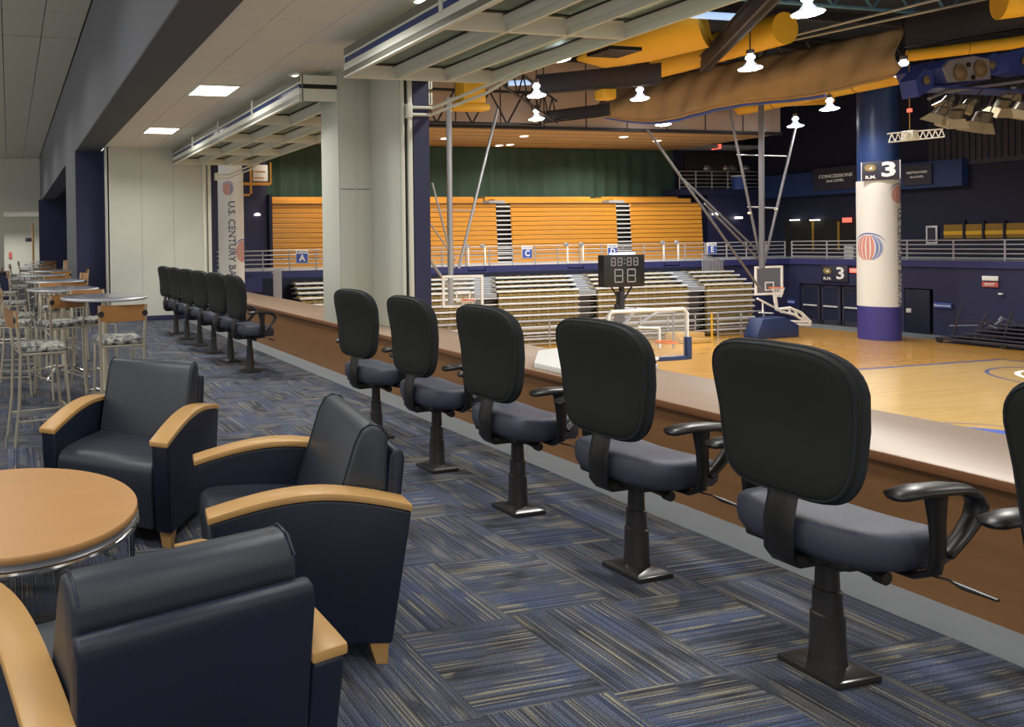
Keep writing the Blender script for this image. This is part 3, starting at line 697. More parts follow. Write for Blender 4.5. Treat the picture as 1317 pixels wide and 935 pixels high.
# ------------------------------------------------------------------ UPPER SEATING: folded wooden benches, drape, soffit
ub = [(12.66, 25.35, 'left'), (26.28, 33.0, 'middle'), (33.98, 38.85, 'right')]
NP = 13; pz = (3.55-DZ)/NP
for x0, x1, nm in ub:
    t = thing('upper_bleacher', 'folded upper bench bank of varnished planks, %s of three' % nm, 'bleacher', (0, 32, DZ), 0, 'upper bench banks')
    for r in range(NP):
        B().box(x0, x1, r*.012, .10+r*.012, r*pz+.022, (r+1)*pz-.010, .010, 1).out('plank', bleach_w, t, smooth=0)
        B().box(x0, x1, .085+r*.012, .13+r*.012, r*pz-.012, r*pz+.024).out('gap', bleach_gap, t)
    for r in range(2):
        B().box(x0-(.0 if nm == 'left' else .5), x1-(.3 if nm != 'right' else 0), .75+r*.8, 1.3+r*.8, NP*pz+.12*r, NP*pz+.27+.16*r, .01, 1).out('plank', bleach_w, t, smooth=0)
        B().box(x0, x1, .10+r*.8, 1.6+r*.8, NP*pz-.06+.14*r, NP*pz+.0+.14*r).out('row_deck', bleach_gap, t)
for k, (x0, x1) in enumerate(((25.35, 26.28), (33.0, 33.98))):
    t = thing('aisle_ladder', 'dark stepped aisle between the wooden bench banks, %s of two' % ['left', 'right'][k], 'stairs', (0, 32, DZ), 0, 'aisles of the upper benches')
    B().box(x0+.03, x1-.03, .3, .35, 0, NP*pz).out('recess', dark, t)
    for r in range(NP): B().box(x0+.02, x1-.02, .02+r*.012, .34, r*pz+.03, r*pz+.10).out('step', grey_al if r < 6 else grey_al, t)
    for r in range(2): B().box(x0-.3-r*.7, x1-.25-r*.7, .3+r*.8, 1.2+r*.8, NP*pz+r*.13, NP*pz+.14+r*.15).out('step', grey_st, t)
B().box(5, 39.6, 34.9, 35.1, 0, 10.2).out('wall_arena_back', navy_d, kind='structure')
# drape with real folds
rows = []
for z_ in (3.95, 5.0, 6.0, 6.86):
    r = []
    for i in range(560):
        x_ = 12.3+i*.049; a = .05+.05*math.sin(x_*1.7)**2
        r.append((x_, 34.55+a*math.sin(x_*6.5+1.5*math.sin(x_*.9))*(1.1-(z_-3.9)*.22), z_))
    rows.append(r)
B().grid(rows).out('green_drape', green, None, 'dark green drape hanging above the wooden benches', cat='curtain', smooth=80)
sf = B().box(5, 39.7, 28.7, 35, 6.9, 7.0).out('ceiling_soffit', tan, kind='structure')
for i in range(6): B().box(5, 39.7, 28.9+i*1.0, 28.92+i*1.0, 6.892, 6.9).out('soffit_seam', girder_m, sf)
for k, (u, v) in enumerate(((572, 178), (642, 187), (656, 186), (674, 175), (802, 176), (845, 181))):
    p = at(u, v, 2, 6.88); t = thing('soffit_light', 'small glowing downlight in the tan soffit, %s from the left' % ['first', 'second', 'third', 'fourth', 'fifth', 'sixth'][k], 'light', p, 0, 'soffit downlights')
    B().lathe([(.20, 0), (.17, -.03)], n=16).out('lens', dot_m, t); B().lathe([(.23, .01), (.23, -.012), (.205, -.012), (.205, .01)], n=16, cap=False).out('bezel', cream, t)
for x_ in (15, 21, 27, 33):
    area('soffit_lamp', (x_, 31.3, 6.8), 2.5, 1.2, 260, (1, .88, .68))
bh = B().box(5, 39.7, 28.55, 28.7, 7.0, 10.2).out('wall_bulkhead', pinkish, kind='structure')
B().box(5, 39.7, 28.45, 28.72, 6.86, 7.0).out('soffit_edge', girder_m, bh)
for i in range(14): B().box(6+i*2.4, 6.05+i*2.4, 28.53, 28.56, 7.0, 10.2).out('bulkhead_joint', girder_m, bh)

# ------------------------------------------------------------------ LEFT END: navy wall, banner column, hoop store sign
wn = B().box(5, 12.45, 32.2, 32.4, DZ, 6.4).out('wall_navy_left', navy, kind='structure'); B().box(12.5, 12.66, 32.0, 34.9, DZ, 4).out('wall_end', navy_d, wn)
B().box(5, 10.6, 29.0, 29.42, -1.2, .1).box(5, 10.9, 28.9, 29.5, -.55, .1).out('wall_low_navy', navy_b, kind='structure')
p = at(335, 222, 1, 31.9); t = thing('wall_sign', 'white square sign high on the navy wall beside the banner column', 'sign', p)
B().box(-.38, .38, 0, .06, -.42, .38, .01).out('board', white_m, t); B().box(-.25, .25, -.004, 0, .0, .08).out('faded_line', grey_st, t); B().box(.5, .56, -.02, .1, -.55, .5).box(-1.0, .5, -.02, .1, -.62, -.48).out('bracket', bleach_w, t)
p = at(319, 232, 1, 31.5); t = thing('yellow_frame', 'narrow yellow frame beside the banner column', 'frame', p); B().box(.10, .20, 0, .08, -.75, .95).box(-.4, .20, 0, .08, -.75, -.65).box(.2, .8, 0, .08, .1, .15).box(.2, .8, 0, .08, .4, .45).out('pipe', bleach_w, t)  # a plain yellow frame, not a support for any pipe
p = at(331, 276, 1, 32.15); t = thing('wall_lamp', 'small lit oval lamp on the navy wall at left', 'light', p); B().lathe([(.0, .08), (.10, .06), (.17, 0), (.15, -.04), (.0, -.05)], n=16, sx=1, sy=.6).out('lamp', dot_m, t)

def banner_column(name, label, cx, cy, R, z0, zb0, zb1, ztop, globes, txt, tsize, toff, tz, blue_top, base_m):
    t = thing(name, label, 'column', (cx, cy, z0)); phi = math.atan2(-cy, -cx)
    def cyl(s, z, e=.012): a = phi+s/R; return Vector(((R+e)*math.cos(a), (R+e)*math.sin(a), z-z0))
    B().lathe([(R, 0), (R, zb0-z0)], n=48).out('padded_base', base_m, t)
    B().lathe([(R+.005, zb0-z0), (R+.005, zb1-z0)], n=48).out('banner', banner_m, t)
    B().lathe([(R-.03, zb1-z0), (R-.03, ztop-z0)], n=48).out('shaft', blue_top, t)
    for (s, zc, r) in globes:
        n = 9
        for i in range(n):
            a, b = -1+2*(i+.12)/n, -1+2*(i+.80)/n
            def xx(q, v): return .82*math.sin(q*PI/2)*math.sqrt(max(0, 1-v*v))
            left = []; right = []
            m_ = pale_red if i < n*.62 else pale_blue
            rows = []
            for v in [-.93+1.86*j/10 for j in range(11)]:
                rows.append([cyl(s+r*xx(q, v), zc+r*v) for q in (a, (a+b)/2, b)])
            B().grid(rows).out('globe_stripe', m_, t)
        rows = []
        for j in range(15):
            g_ = PI*.12+PI*.80*j/14; w = .10*math.sin(PI*j/14)
            rows.append([cyl(s+r*(1.04+q)*math.cos(g_), zc+r*(1.04+q)*math.sin(g_)) for q in (0, w)])
        B().grid(rows).out('globe_arc', blue_m, t)
    text('lettering', txt, tsize, text_m, t, lambda x, y, z: cyl(toff+y, tz-x, .016+z), align='LEFT', thick=0, bold=.004)
    return t, cyl
ccx, ccy = 37.85, 23.26
t, cyl = banner_column('banner_column', 'round column with a white banner over a purple padded base, standing on the court', ccx, ccy, .69, FZ, -1.62, 3.95, 9.0,
    [(-.33, .98, .58), (.76, 3.3, .42)], 'U.S. CENTURY BANK ARENA', .40, .80, 2.70, col_blue, purple)
def small_bird(t, f, s=1, sx=0):   # abstract team mark: a simple crest block
    B().poly([f(sx-.16*s, .05*s, .012), f(sx-.05*s, -.02*s, .012), f(sx+.10*s, .0, .012), f(sx+.16*s, .10*s, .012), f(sx+.10*s, .24*s, .012), f(sx-.08*s, .26*s, .012), f(sx-.17*s, .18*s, .012)]).out('crest', gold, t, smooth=0)
    B().poly([f(sx-.06*s, .08*s, .015), f(sx+.05*s, .06*s, .015), f(sx+.04*s, .18*s, .015)]).out('crest_mark', white_m, t, smooth=0)
phi = math.atan2(-ccy, -ccx); dirc = Vector((math.cos(phi), math.sin(phi), 0)); rgt = Vector((-math.sin(phi), math.cos(phi), 0))
sg = thing('number_sign', 'dark square sign with a white 3 fixed on the banner column', 'sign', Vector((ccx, ccy, 4.36))+dirc*.78)
o = B().box(-.52, .68, 0, .06, -.40, .40, .01).out('board', sign_m, sg); o.rotation_euler = (0, 0, phi+PI/2)
fm = plane_map(dirc*.012, rgt, (0, 0, 1))
text('number', '3', .86, white_m, sg, plane_map(dirc*.012+rgt*.33, rgt, (0, 0, 1)), bold=.03, sx=1.15)
small_bird(sg, lambda x, y, z: fm(x, y, z), 1.1, -.22); text('code', 'R.M.', .18, white_m, sg, plane_map(dirc*.012-rgt*.22-Vector((0, 0, .28)), rgt, (0, 0, 1)), bold=.008)
for a, b in ((-.52, -.49), (.65, .68)): 
    o = B().box(a, b, -.02, .0, -.40, .40).out('frame_edge', grey_al, sg); o.rotation_euler = (0, 0, phi+PI/2)
bc2, _ = banner_column('banner_column', 'slimmer white banner column at the left, seen past the end of the far wall', 8.35, 25.4, .49, FZ, -2.2, 4.35, 4.8,
    [(-.10, 3.68, .25), (.52, 1.30, .42)], 'U.S. CENTURY BANK', .36, .02, 3.22, banner_m, purple)

# ------------------------------------------------------------------ RIGHT-HAND ARENA WALLS
XW = 41.5
def yx(u): return at(u, 380, 0, XW).y
wr = B()
d1a, d1b, o2a, o2b = yx(1108), yx(1028), yx(1200), yx(1163)
zt1, zt2 = -1.0, -1.0
for a, b, z0, z1 in ((d1b, 31, FZ, .02), (o2b, d1a, FZ, .02), (-12, o2a, FZ, .02), (d1a, d1b, zt1, .02), (o2a, o2b, zt2, .02)): wr.box(XW, XW+.25, a, b, z0, z1)
wr = wr.out('wall_arena_right', navy, kind='structure')
B().box(36.9, 41.5, 29.5, 29.7, FZ, .02).out('wall_arena_corner', navy, kind='structure')
B().box(XW+1.6, XW+1.8, d1a-4, d1b+2, FZ, 0).out('wall_lobby', navy_d, kind='structure')
n = 3
for i in range(n):
    a = d1b-(d1b-d1a)*i/n; b = d1b-(d1b-d1a)*(i+1)/n
    t = thing('door_%d' % (i+2), None, None, (XW+.1, 0, FZ)); t['kind'] = 'structure'; t['label'] = 'dark glazed arena exit door, %s of three' % ['left', 'middle', 'right'][i]
    q = B(); q.box(0, .06, b+.04, b+.14, 0, 2.05).box(0, .06, a-.14, a-.04, 0, 2.05).box(0, .06, b+.1, a-.1, 1.92, 2.05).box(0, .06, b+.1, a-.1, 0, .25); q.out('door_frame', sign_m, t)
    B().box(.02, .03, b+.1, a-.1, .25, 1.92).out('pane', navy_d, t); B().box(-.05, 0, b+.15, a-.15, .92, 1.0).out('push_bar', grey_al, t)
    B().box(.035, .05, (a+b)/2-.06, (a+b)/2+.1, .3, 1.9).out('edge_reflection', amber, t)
wi = B().box(XW+1.2, XW+1.3, o2a-2, o2b+1, FZ, 0).out('wall_doorway_inner', navy_d, kind='structure')
t = thing('door_5', 'dark open door leaf right of the banner column', None, (XW-.05, 0, FZ)); t['kind'] = 'structure'
B().box(0, .06, o2b-.95, o2b-.05, 0, 2.05, .01).out('leaf', navy_d, t); B().box(-.05, 0, o2b-.3, o2b-.12, .95, 1.15, .01).out('handle', grey_al, t)
def wall_sign(name, lab, u, v, w, h, board, X=XW, items=()):
    p = at(u, v, 0, X-.08); t = thing(name, lab, 'sign', p)
    B().box(0, .05, -w/2, w/2, -h/2, h/2, .006).out('board', board, t)
    for s, sz, dx_, dy_, m_ in items: text('lettering', s, sz, m_, t, faceX(-.012, -dx_, dy_), bold=sz*.02)
    return t
t = wall_sign('number_sign', 'dark sign with a white 3 on the navy wall over the exit doors', 1073, 352, 1.15, .85, sign_m, items=[('3', .85, .27, 0, white_m), ('R.M.', .2, -.30, -.26, white_m)])
fx = faceX(-.002, .30, 0); small_bird(t, fx, 1.1)
wall_sign('exit_sign', 'small red exit sign left of the banner column base of the concourse', 1099, 348, .42, .22, exit_m, items=[('EXIT', .14, 0, 0, white_m)])
wall_sign('restroom_sign', 'small blue sign on the wall left of the exit doors', 1015, 388, .5, .22, blue_m, items=[('Restrooms', .11, 0, 0, white_m)])
wall_sign('restroom_sign', 'small blue sign on the navy wall right of the dark doorway', 1212, 393, .6, .24, blue_m, items=[('Restrooms', .13, 0, 0, white_m)])
wall_sign('fire_sign', 'small white sign above a red one on the right navy wall', 1273, 358, .5, .2, white_m)
wall_sign('red_sign', 'small red sign under a white one on the right navy wall', 1273, 366, .5, .22, red_m, items=[('EXIT', .15, 0, 0, white_m)])
t = thing('wall_bell', 'tiny round white bell on the right navy wall', 'bell', at(1287, 378, 0, XW-.06)); B().lathe([(.07, -.03), (.08, 0), (.07, .03)], n=12).out('bell', white_m, t)
# upper walls of the right side
XU = 45.0
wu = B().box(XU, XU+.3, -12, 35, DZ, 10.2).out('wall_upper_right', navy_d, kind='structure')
B().box(39.6, 46, 34.5, 34.8, DZ, 10.2).out('wall_upper_corner', navy_d, kind='structure')
def band(u0, u1, v0, v1, m, nm, th=.12, X=XU):
    a = at(u0, v0, 0, X); b = at(u1, v1, 0, X); ztop = (a.z+at(u1, v0, 0, X).z)/2; zbot = (at(u0, v1, 0, X).z+b.z)/2
    return B().box(X-th, X, b.y, a.y, zbot, ztop).out(nm, m, wu)
band(985, 1245, 217, 248, blue_band, 'blue_band', .4)
band(1195, 1400, 100, 208, sign_m, 'ribbed_panel', .1)
for i in range(34):
    y_ = at(1200, 150, 0, XU).y-i*.22; B().box(XU-.16, XU-.10, y_-.06, y_, at(1250, 205, 0, XU).z, 8.6).out('rib', sign_m, wu)
band(1215, 1400, 287, 306, amber, 'concession_window', .06)
band(1215, 1400, 296, 301, yellow, 'yellow_stripe', .08)
for u in (1240, 1265, 1292): band(u, u+3, 283, 308, navy_d, 'window_post', .12)
band(1010, 1105, 283, 324, dark, 'lobby_opening', .05)
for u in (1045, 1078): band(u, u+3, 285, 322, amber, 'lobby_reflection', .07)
for u, v in ((1022, 283), (1048, 283)):
    t = thing('lobby_light', 'small glowing light over the upper lobby opening, %s one' % ('left' if u < 1030 else 'right'), 'light', at(u, v, 0, XU-.2), 0, 'upper lobby lights'); B().box(-.1, .1, -.2, .2, -.03, .03).out('lens', dot_m, t)
def upper_sign(name, lab, u0, u1, v0, v1, items, X=XU-.5):
    a = at(u0, v0, 0, X); b = at(u1, v1, 0, X); p = Vector((X, (a.y+b.y)/2, (a.z+b.z)/2)); t = thing(name, lab, 'sign', p)
    w, h = a.y-b.y, a.z-b.z+.05
    B().box(0, .06, -w/2, w/2, -h/2, h/2).out('board', sign_m, t)
    for s, sz, dy_ in items: text('lettering', s, sz, white_m, t, faceX(-.012, 0, dy_), bold=sz*.03, sx=.95)
upper_sign('direction_sign', 'dark sign pointing to concessions on the upper blue band', 1046, 1104, 218, 241, [('CONCESSIONS', .25, .13), ('2nd LEVEL', .20, -.13)])
upper_sign('direction_sign', 'dark sign pointing to restrooms right of the banner column', 1161, 1198, 214, 236, [('RESTROOMS', .15, .12), ('2nd LEVEL', .13, -.10)])
wall_sign('exit_sign', 'small lit red exit sign over the upper lobby left of the column', 1089, 283, .42, .26, exit_m, X=XU-.15)
wall_sign('exit_sign', 'small lit red exit sign high in the dark corner above the balcony', 921, 189, .55, .28, exit_m, X=38.8+3)
t = thing('notice_board', 'small pale framed notice on the upper concourse wall', 'sign', at(1198, 302, 0, XU-.1)); B().box(0, .05, -.22, .22, -.45, .45, .01).out('frame', grey_al, t); B().box(-.01, 0, -.15, .15, -.36, .36).out('notice', sign_m, t)
B().box(41.6, 41.9, 26.6, 27.0, DZ, 1.0).out('trim_2', grey_st, kind='structure', label='pale floor-level box behind the corner concourse rail')
# balcony in the dark corner
p0, p1 = at(873, 243, 1, 33.5), at(975, 243, 1, 33.5)
bal = B().box(p0.x, p1.x+1.2, 33.4, 34.6, p0.z-.35, p0.z).box(p0.x+2.1, p1.x+1.0, 33.5, 34.6, DZ, p0.z-.35).out('balcony', navy, kind='structure')
railing('balcony_rail', 'pale rail round the small balcony in the dark corner', 'railing', (p0.x, 33.45, p0.z), (p1.x, 33.45, p0.z), 1.05, 5, 5, .028)
B().box(p0.x+1.5, p1.x-.3, 34.42, 34.48, p0.z+.1, p0.z+2.3).out('wall_balcony_opening', dark, kind='structure')
B().box(p0.x+1.0, p1.x, 33.4, 34.4, p0.z+2.45, p0.z+2.65).out('trim_3', grey_st, kind='structure')
for k, u in enumerate((909, 934, 941, 959)):
    t = thing('balcony_spotlight', 'round white spotlight standing on the corner balcony, %s from the left' % ['first', 'second', 'third', 'fourth'][k], 'light', at(u, 217, 1, 33.9), 0, 'balcony spotlights')
    o = B().lathe([(.05, .22), (.16, .18), (.24, 0), (.22, -.02)], n=16).out('reflector', lamp_metal, t); o.rotation_euler = (PI/2, 0, 0)
    B().tube([(0, 0, -.2), (0, 0, -1.32)], .03).out('stand', girder_m, t); o = B().lathe([(.19, -.03), (.19, -.01)], n=16).out('lens', mat('lens%d' % k, (.9, .85, .7), .4, emit=.9), t); o.rotation_euler = (PI/2, 0, 0)
t = thing('blue_bin', 'blue barrel on the corner balcony', 'bin', at(949, 236, 1, 33.3)-Vector((0, 0, .35))); B().lathe([(.30, 0), (.33, .75)], n=16).out('barrel', blue_m, t); B().lathe([(.35, .75), (.35, .82)], n=16).out('lid', white_m, t)
for k, (u, v) in enumerate(((921, 275), (950, 280))):
    t = thing('wall_light', 'small pale wall light on the navy corner wall, %s' % ['left one', 'right one'][k], 'light', at(u, v, 1, 33.35)); B().box(-.2, .2, -.1, .1, -.06, .06, .03).out('lens', dot_m, t)

# ------------------------------------------------------------------ BASKETBALL GOALS
def backboard(t, o, r, w, h, rim_drop, label=None, net=True, fw=.05):
    """board in the plane (r, up) with its lower left corner at o (local coords)"""
    o, r = Vector(o), Vector(r).normalized(); u = Vector((0, 0, 1)); n = r.cross(u)      # n points at the viewer for r to the right
    M_ = Matrix((r, n*-1, u)).transposed().to_4x4(); M_.translation = o
    def put(b, nm, m, **k): q = b.out(nm, m, t, **k); q.matrix_local = M_; return q
    put(B().box(0, w, -.02, .02, 0, fw).box(0, w, -.02, .02, h-fw, h).box(0, fw, -.02, .02, fw, h-fw).box(w-fw, w, -.02, .02, fw, h-fw), 'board_frame', white_m)
    put(B().box(fw, w-fw, -.006, .006, fw, h-fw), 'board_glass', bglass)
    a, b, c, d, e = w/2-.26, w/2+.26, .20, .60, .05
    put(B().box(a, b, -.026, -.02, c, c+e).box(a, b, -.026, -.02, d-e, d).box(a, a+e, -.026, -.02, c+e, d-e).box(b-e, b, -.026, -.02, c+e, d-e), 'target_square', white_m)
    R = .23; cy_ = -.15-R
    put(B().tube([(w/2+R*math.cos(2*PI*k/24), cy_+R*math.sin(2*PI*k/24), rim_drop) for k in range(24)], .014, 6, closed=True).box(w/2-.05, w/2+.05, -.16, -.02, rim_drop-.05, rim_drop+.02), 'rim', orange)
    if net:
        q = B()
        for k in range(12):
            for s in (1, -1):
                q.tube([(w/2+R*f*math.cos(2*PI*(k/12)+s*g), cy_+R*f*math.sin(2*PI*(k/12)+s*g), rim_drop-z_) for f, g, z_ in ((1, 0, 0), (.82, .26, .15), (.62, .52, .3), (.55, .78, .42))], .008, 4)
        put(q, 'net', net_m, kind=None)
    return M_
p = at(569, 396, 1, 22)
t = thing('hanging_goal', 'glass backboard hung on a long ceiling pole, left over the lower seating', 'basketball hoop', p)
backboard(t, (0, 0, 0), (1, -.15, 0), 1.52, 1.16, .30, fw=.085)
B().tube([(.55, .3, .1), (.57, .3, 7.6)], .10, 10).out('pole', steel, t)
def br(u0, v0, u1, v1, r, m, nm, Y=22.3, ax=1):
    a, b = at(u0, v0, ax, Y)-p, at(u1, v1, ax, Y)-p
    return B().tube([a, b], r, 8).out(nm, m, t)
br(640, 140, 590, 345, .05, steel, 'brace'); br(556, 235, 584, 345, .035, steel, 'brace'); br(540, 268, 586, 335, .03, rail_m, 'brace'); br(543, 320, 583, 378, .05, steel, 'brace')
br(556, 270, 612, 271, .025, rail_m, 'spreader')
# portable goal with folded arm on a blue padded base
p = at(1000, 431, 2, FZ); p = Vector((34.6, 24.6, FZ))
t = thing('portable_goal', 'portable basketball goal with white lift arm and blue padded base', 'basketball hoop', p)
a = at(971, 380, 1, 25)-p
backboard(t, a, (1, 0, 0), 1.62, 1.33, .35, fw=.10)
b0 = at(974, 431, 1, 24.8)-p; b1 = at(1030, 428, 1, 24.8)-p
B().prism([(b0.x, 0), (b1.x-.1, 0), (b1.x-.1, .55), (b0.x+1.6, .95), (b0.x+.35, .9), (b0.x, .15)], .2, .8, .03, axes='xz').out('padded_base', pad_blue, t)
def loc(u, v, Y=25.2): return at(u, v, 1, Y)-p
B().tube([loc(996, 378), loc(999, 398), loc(1003, 400)], .07).tube([loc(999, 398), loc(1016, 396), loc(1030, 402), loc(1042, 414)], .07).tube([loc(1005, 401), loc(1020, 404), loc(1034, 412), loc(1042, 415)], .06).out('lift_arm', white_m, t)
for u in (1014, 1022, 1030): B().tube([loc(u, 397+(u-1014)*.3), loc(u+4, 405+(u-1014)*.25)], .04).out('strut', white_m, t)
B().tube([loc(1012, 413), loc(1041, 414)], .05).tube([loc(1020, 417), loc(1042, 418)], .05).out('lower_arm', white_m, t)
B().tube([loc(974, 384), loc(995, 395)], .05).tube([loc(981, 388), loc(981, 402)], .03).tube([loc(976, 402), loc(994, 403)], .03).out('brace', white_m, t)
# near portable goal, seen from its side with the shot clock on top
Yn = 14.0; p = at(833, 462, 1, Yn)
t = thing('court_goal', 'white-framed glass backboard with blue edge padding, nearest goal beyond the chairs', 'basketball hoop', p)
a = at(783, 461, 1, Yn)-p; b = at(883, 393, 1, Yn)-p
w = b.x-a.x; h_ = b.z-a.z
B().tube([(a.x, 0, 0), (a.x, 0, h_-.1), (a.x+.08, 0, h_), (b.x-.1, 0, h_), (b.x, 0, h_-.1), (b.x, 0, 0), (a.x+.05, 0, 0)], .045, 8).out('board_frame', white_m, t)
B().box(a.x+.04, b.x-.04, -.006, .006, .03, h_-.04).out('board_glass', bglass, t)
B().box(b.x-.06, b.x+.09, -.06, .05, -.06, h_*.42, .02).box(b.x-.9, b.x, -.05, .05, -.07, .04, .02).out('edge_padding', pad_blue, t)
def ln(u, v, Y=Yn): return at(u, v, 1, Y)-p
B().tube([ln(848, 423), ln(848, 448)], .03).tube([ln(820, 421), ln(848, 422)], .03).out('target_square', white_m, t)
c_ = ln(857, 440, Yn-.3); B().tube([(c_.x+.24*math.cos(2*PI*k/24), c_.y+.2*math.sin(2*PI*k/24), c_.z) for k in range(24)], .018, 6, closed=True).out('rim', orange, t)
B().tube([ln(798, 397, 14.4), ln(868, 399, 14.4)], .04).tube([ln(818, 397, 14.3), ln(800, 420, 14.3)], .045).tube([ln(868, 400, 14.3), ln(845, 402, 14.3), ln(822, 416, 14.3)], .035).tube([ln(866, 402, 14.3), ln(866, 448, 14.3)], .02).out('lift_arm', rail_m, t)
B().tube([ln(798, 375, 14.4), ln(798, 470, 14.4)], .09).tube([ln(793, 392, 14.3), ln(793, 420, 14.3)], .05).out('mast', girder_m, t)
g0 = ln(798, 470, 14.4); B().box(g0.x-.5, g0.x+.9, .2, 1.2, FZ-p.z, g0.z+.2, .04).out('base', pad_blue, t)
# shot clock
cA, cB = at(777, 370, 1, 14.3), at(829, 327, 1, 14.3); cc = (cA+cB)/2
t = thing('shot_clock', 'black shot clock showing 88:88 over 88 on its pole above the goal', 'clock', Vector((cc.x, 14.3, cA.z))); W2 = (cB.x-cA.x)/2; H2 = cB.z-cA.z
B().box(-W2, W2, 0, .18, 0, H2, .015).out('case', black_pl, t); B().box(-W2*.5, W2*.55, .0, .15, H2, H2+.05, .01).out('lamp_strip', glow_w, t)
dig = mat('unlit_digit', (.32, .32, .34), .6)
def digit(x0, z0, w, h, k):
    q = B(); e = k
    for (a, b, c, d) in ((0, w, 0, e), (0, w, h/2-e/2, h/2+e/2), (0, w, h-e, h)): q.box(x0+a+e*.6, x0+b-e*.6, -.008, 0, z0+c, z0+d)
    for xx in (0, w-e): q.box(x0+xx, x0+xx+e, -.008, 0, z0+e*.7, z0+h/2-e*.4).box(x0+xx, x0+xx+e, -.008, 0, z0+h/2+e*.4, z0+h-e*.7)
    q.out('digit', dig, t, smooth=0)
for i, xx in enumerate((-.66, -.34, .12, .44)): digit(W2*xx, H2*.66, W2*.22, H2*.25, .018)
for z_ in (.72, .84): B().box(W2*-.03, W2*.03, -.008, 0, H2*z_, H2*z_+.02).out('colon', dig, t, smooth=0)
for xx in (-.50, .12): digit(W2*xx, H2*.14, W2*.42, H2*.42, .026)
for s in (-1, 1): B().tube([(s*W2*.5, .09, 0), (0, .09, -.42)], .022).out('brace', black_pl, t)
B().tube([(0, .09, 0), (0, .09, -.8)], .06).out('post', black_pl, t)
# mobile rack of gear at the right wall
pr = Vector((39.6, 18.9, FZ))
t = thing('gear_cart', 'dark stack of folded music stands and staging parts against the right wall', 'cart', pr)
B().box(-.8, .8, -3.2, 3.0, .12, .22, .02).out('platform', girder_m, t)
for i in range(46):
    y_ = random.uniform(-3.1, 2.9); z_ = random.uniform(.25, 1.1)
    B().tube([(random.uniform(-.6, .2), y_, z_), (random.uniform(-.6, .6), y_+random.uniform(-1.2, 1.2), z_+random.uniform(-.1, .25))], .03, 6).out('tube', [girder_m, steel, grey_st][i % 3], t)
for i in range(5): B().box(-.7+.05*i, .5, -3+i*.25, 2.6-i*.35, .28+i*.16, .34+i*.16, .01).out('folded_frame', sign_m, t)
for i in range(8): B().tube([(-.5, 2.6-i*.75, .2), (-.5, 2.3-i*.75, 1.2+.5*random.random())], .035, 6).out('upright', girder_m, t)
for i in range(6): B().tube([(-.6, -1.2-i*.25, 1.0), (-.2, -.7-i*.25, 1.6)], .02, 6).out('pale_bar', rail_m, t)
for i in range(4): B().lathe([(.10, -.04), (.10, .04)], n=12).out('caster', black_pl, t).matrix_local = Matrix.Translation((-.8, -3+i*1.95, .10)) @ Matrix.Rotation(PI/2, 4, 'Y')
t = thing('storage_case', 'grey flat case standing behind the dark gear at the right edge', 'case', Vector((40.6, 17.6, FZ))); B().box(0, .5, -1.4, 1.4, 0, 1.35, .04).out('case', grey_st, t); B().box(-.02, 0, -.8, -.3, .3, 1.0, .01).out('latch_panel', grey_al, t)

# ------------------------------------------------------------------ OVERHEAD: ROOF, TRUSSES, DUCTS, CURTAIN ROLL, LAMPS
rf = B().box(4.9, 46, -14, 35, 10.2, 10.4).out('ceiling_arena', roof_m, kind='structure')
for i in range(12): B().box(4.9, 46, -10+i*3.4, -9.82+i*3.4, 9.85, 10.2).out('purlin', girder_m, rf)
bluej = mat('blue_lit_joist', (.10, .25, .42), .6)
def truss(name, label, a, b, h, n, m=truss_m, r=.06, group='open-web roof trusses'):
    a, b = Vector(a), Vector(b); t = thing(name, label, 'truss', a, 0, group); d = b-a; up_ = Vector((0, 0, h))
    B().tube([(0, 0, 0), d], r, 6).out('bottom_chord', m, t); B().tube([up_, d+up_], r, 6).out('top_chord', m, t)
    for i in range(n):
        q0, q1 = d*i/n, d*(i+1)/n
        s = B().tube([q0, (q0+q1)/2+up_], r*.6, 5).out('web_strut', m, t)
        B().tube([(q0+q1)/2+up_, q1], r*.6, 5).out('web_strut', m, t)
    return t
truss('roof_truss', 'dark open-web truss in front of the beige bulkhead', (8, 27.9, 6.95), (24.5, 27.9, 6.95), 1.5, 9, r=.07)
truss('roof_truss', 'dark open-web truss crossing left of the high bay lights', (15, 20.5, 7.7), (25, 27.5, 7.0), 1.0, 8, r=.05)
truss('roof_truss', 'blue-lit roof truss at the top of the picture', (18, 13.5, 8.7), (42, 13.5, 8.7), 1.3, 14, bluej, r=.06)
truss('roof_truss', 'blue-lit roof truss behind the yellow duct', (18, 17.5, 9.1), (42, 17.5, 9.1), 1.0, 14, bluej, r=.06)
truss('roof_truss', 'dark open-web truss over the far half of the court', (14, 23.5, 9.0), (42, 23.5, 9.0), 1.1, 16, truss_m, r=.07)
def girder(label, a, b, w, h, m=girder_m, name='roof_girder'):
    a, b = Vector(a), Vector(b); t = thing(name, label, 'girder', a); d = (b-a); L = d.length
    o = B().box(0, L, -w/2, w/2, 0, h, .01).box(0, L, -w*.8, w*.8, 0, .03).box(0, L, -w*.8, w*.8, h-.03, h).out('web_plate', m, t)
    ex = d.normalized(); ey = Vector((0, 0, 1)).cross(ex).normalized(); ez = ex.cross(ey)
    o.matrix_local = Matrix((ex, ey, ez)).transposed().to_4x4()
    return t
girder('dark solid girder behind the lamps left of the tan curtain roll', at(690, 122, 2, 7.2), at(850, 108, 2, 7.2), .2, .75)
girder('dark slanting girder crossing the yellow duct', at(905, 92, 2, 7.8), at(1010, -14, 2, 7.3), .2, .55)
girder('dark lower girder reaching to the end of the tan curtain roll', at(700, 158, 2, 7.0), at(785, 148, 2, 7.0), .3, .5)
girder('dark wide girder continuing from the tan curtain roll to the right edge', at(1166, 62, 2, 7.75), at(1420, 18, 2, 7.75), .25, 1.0)
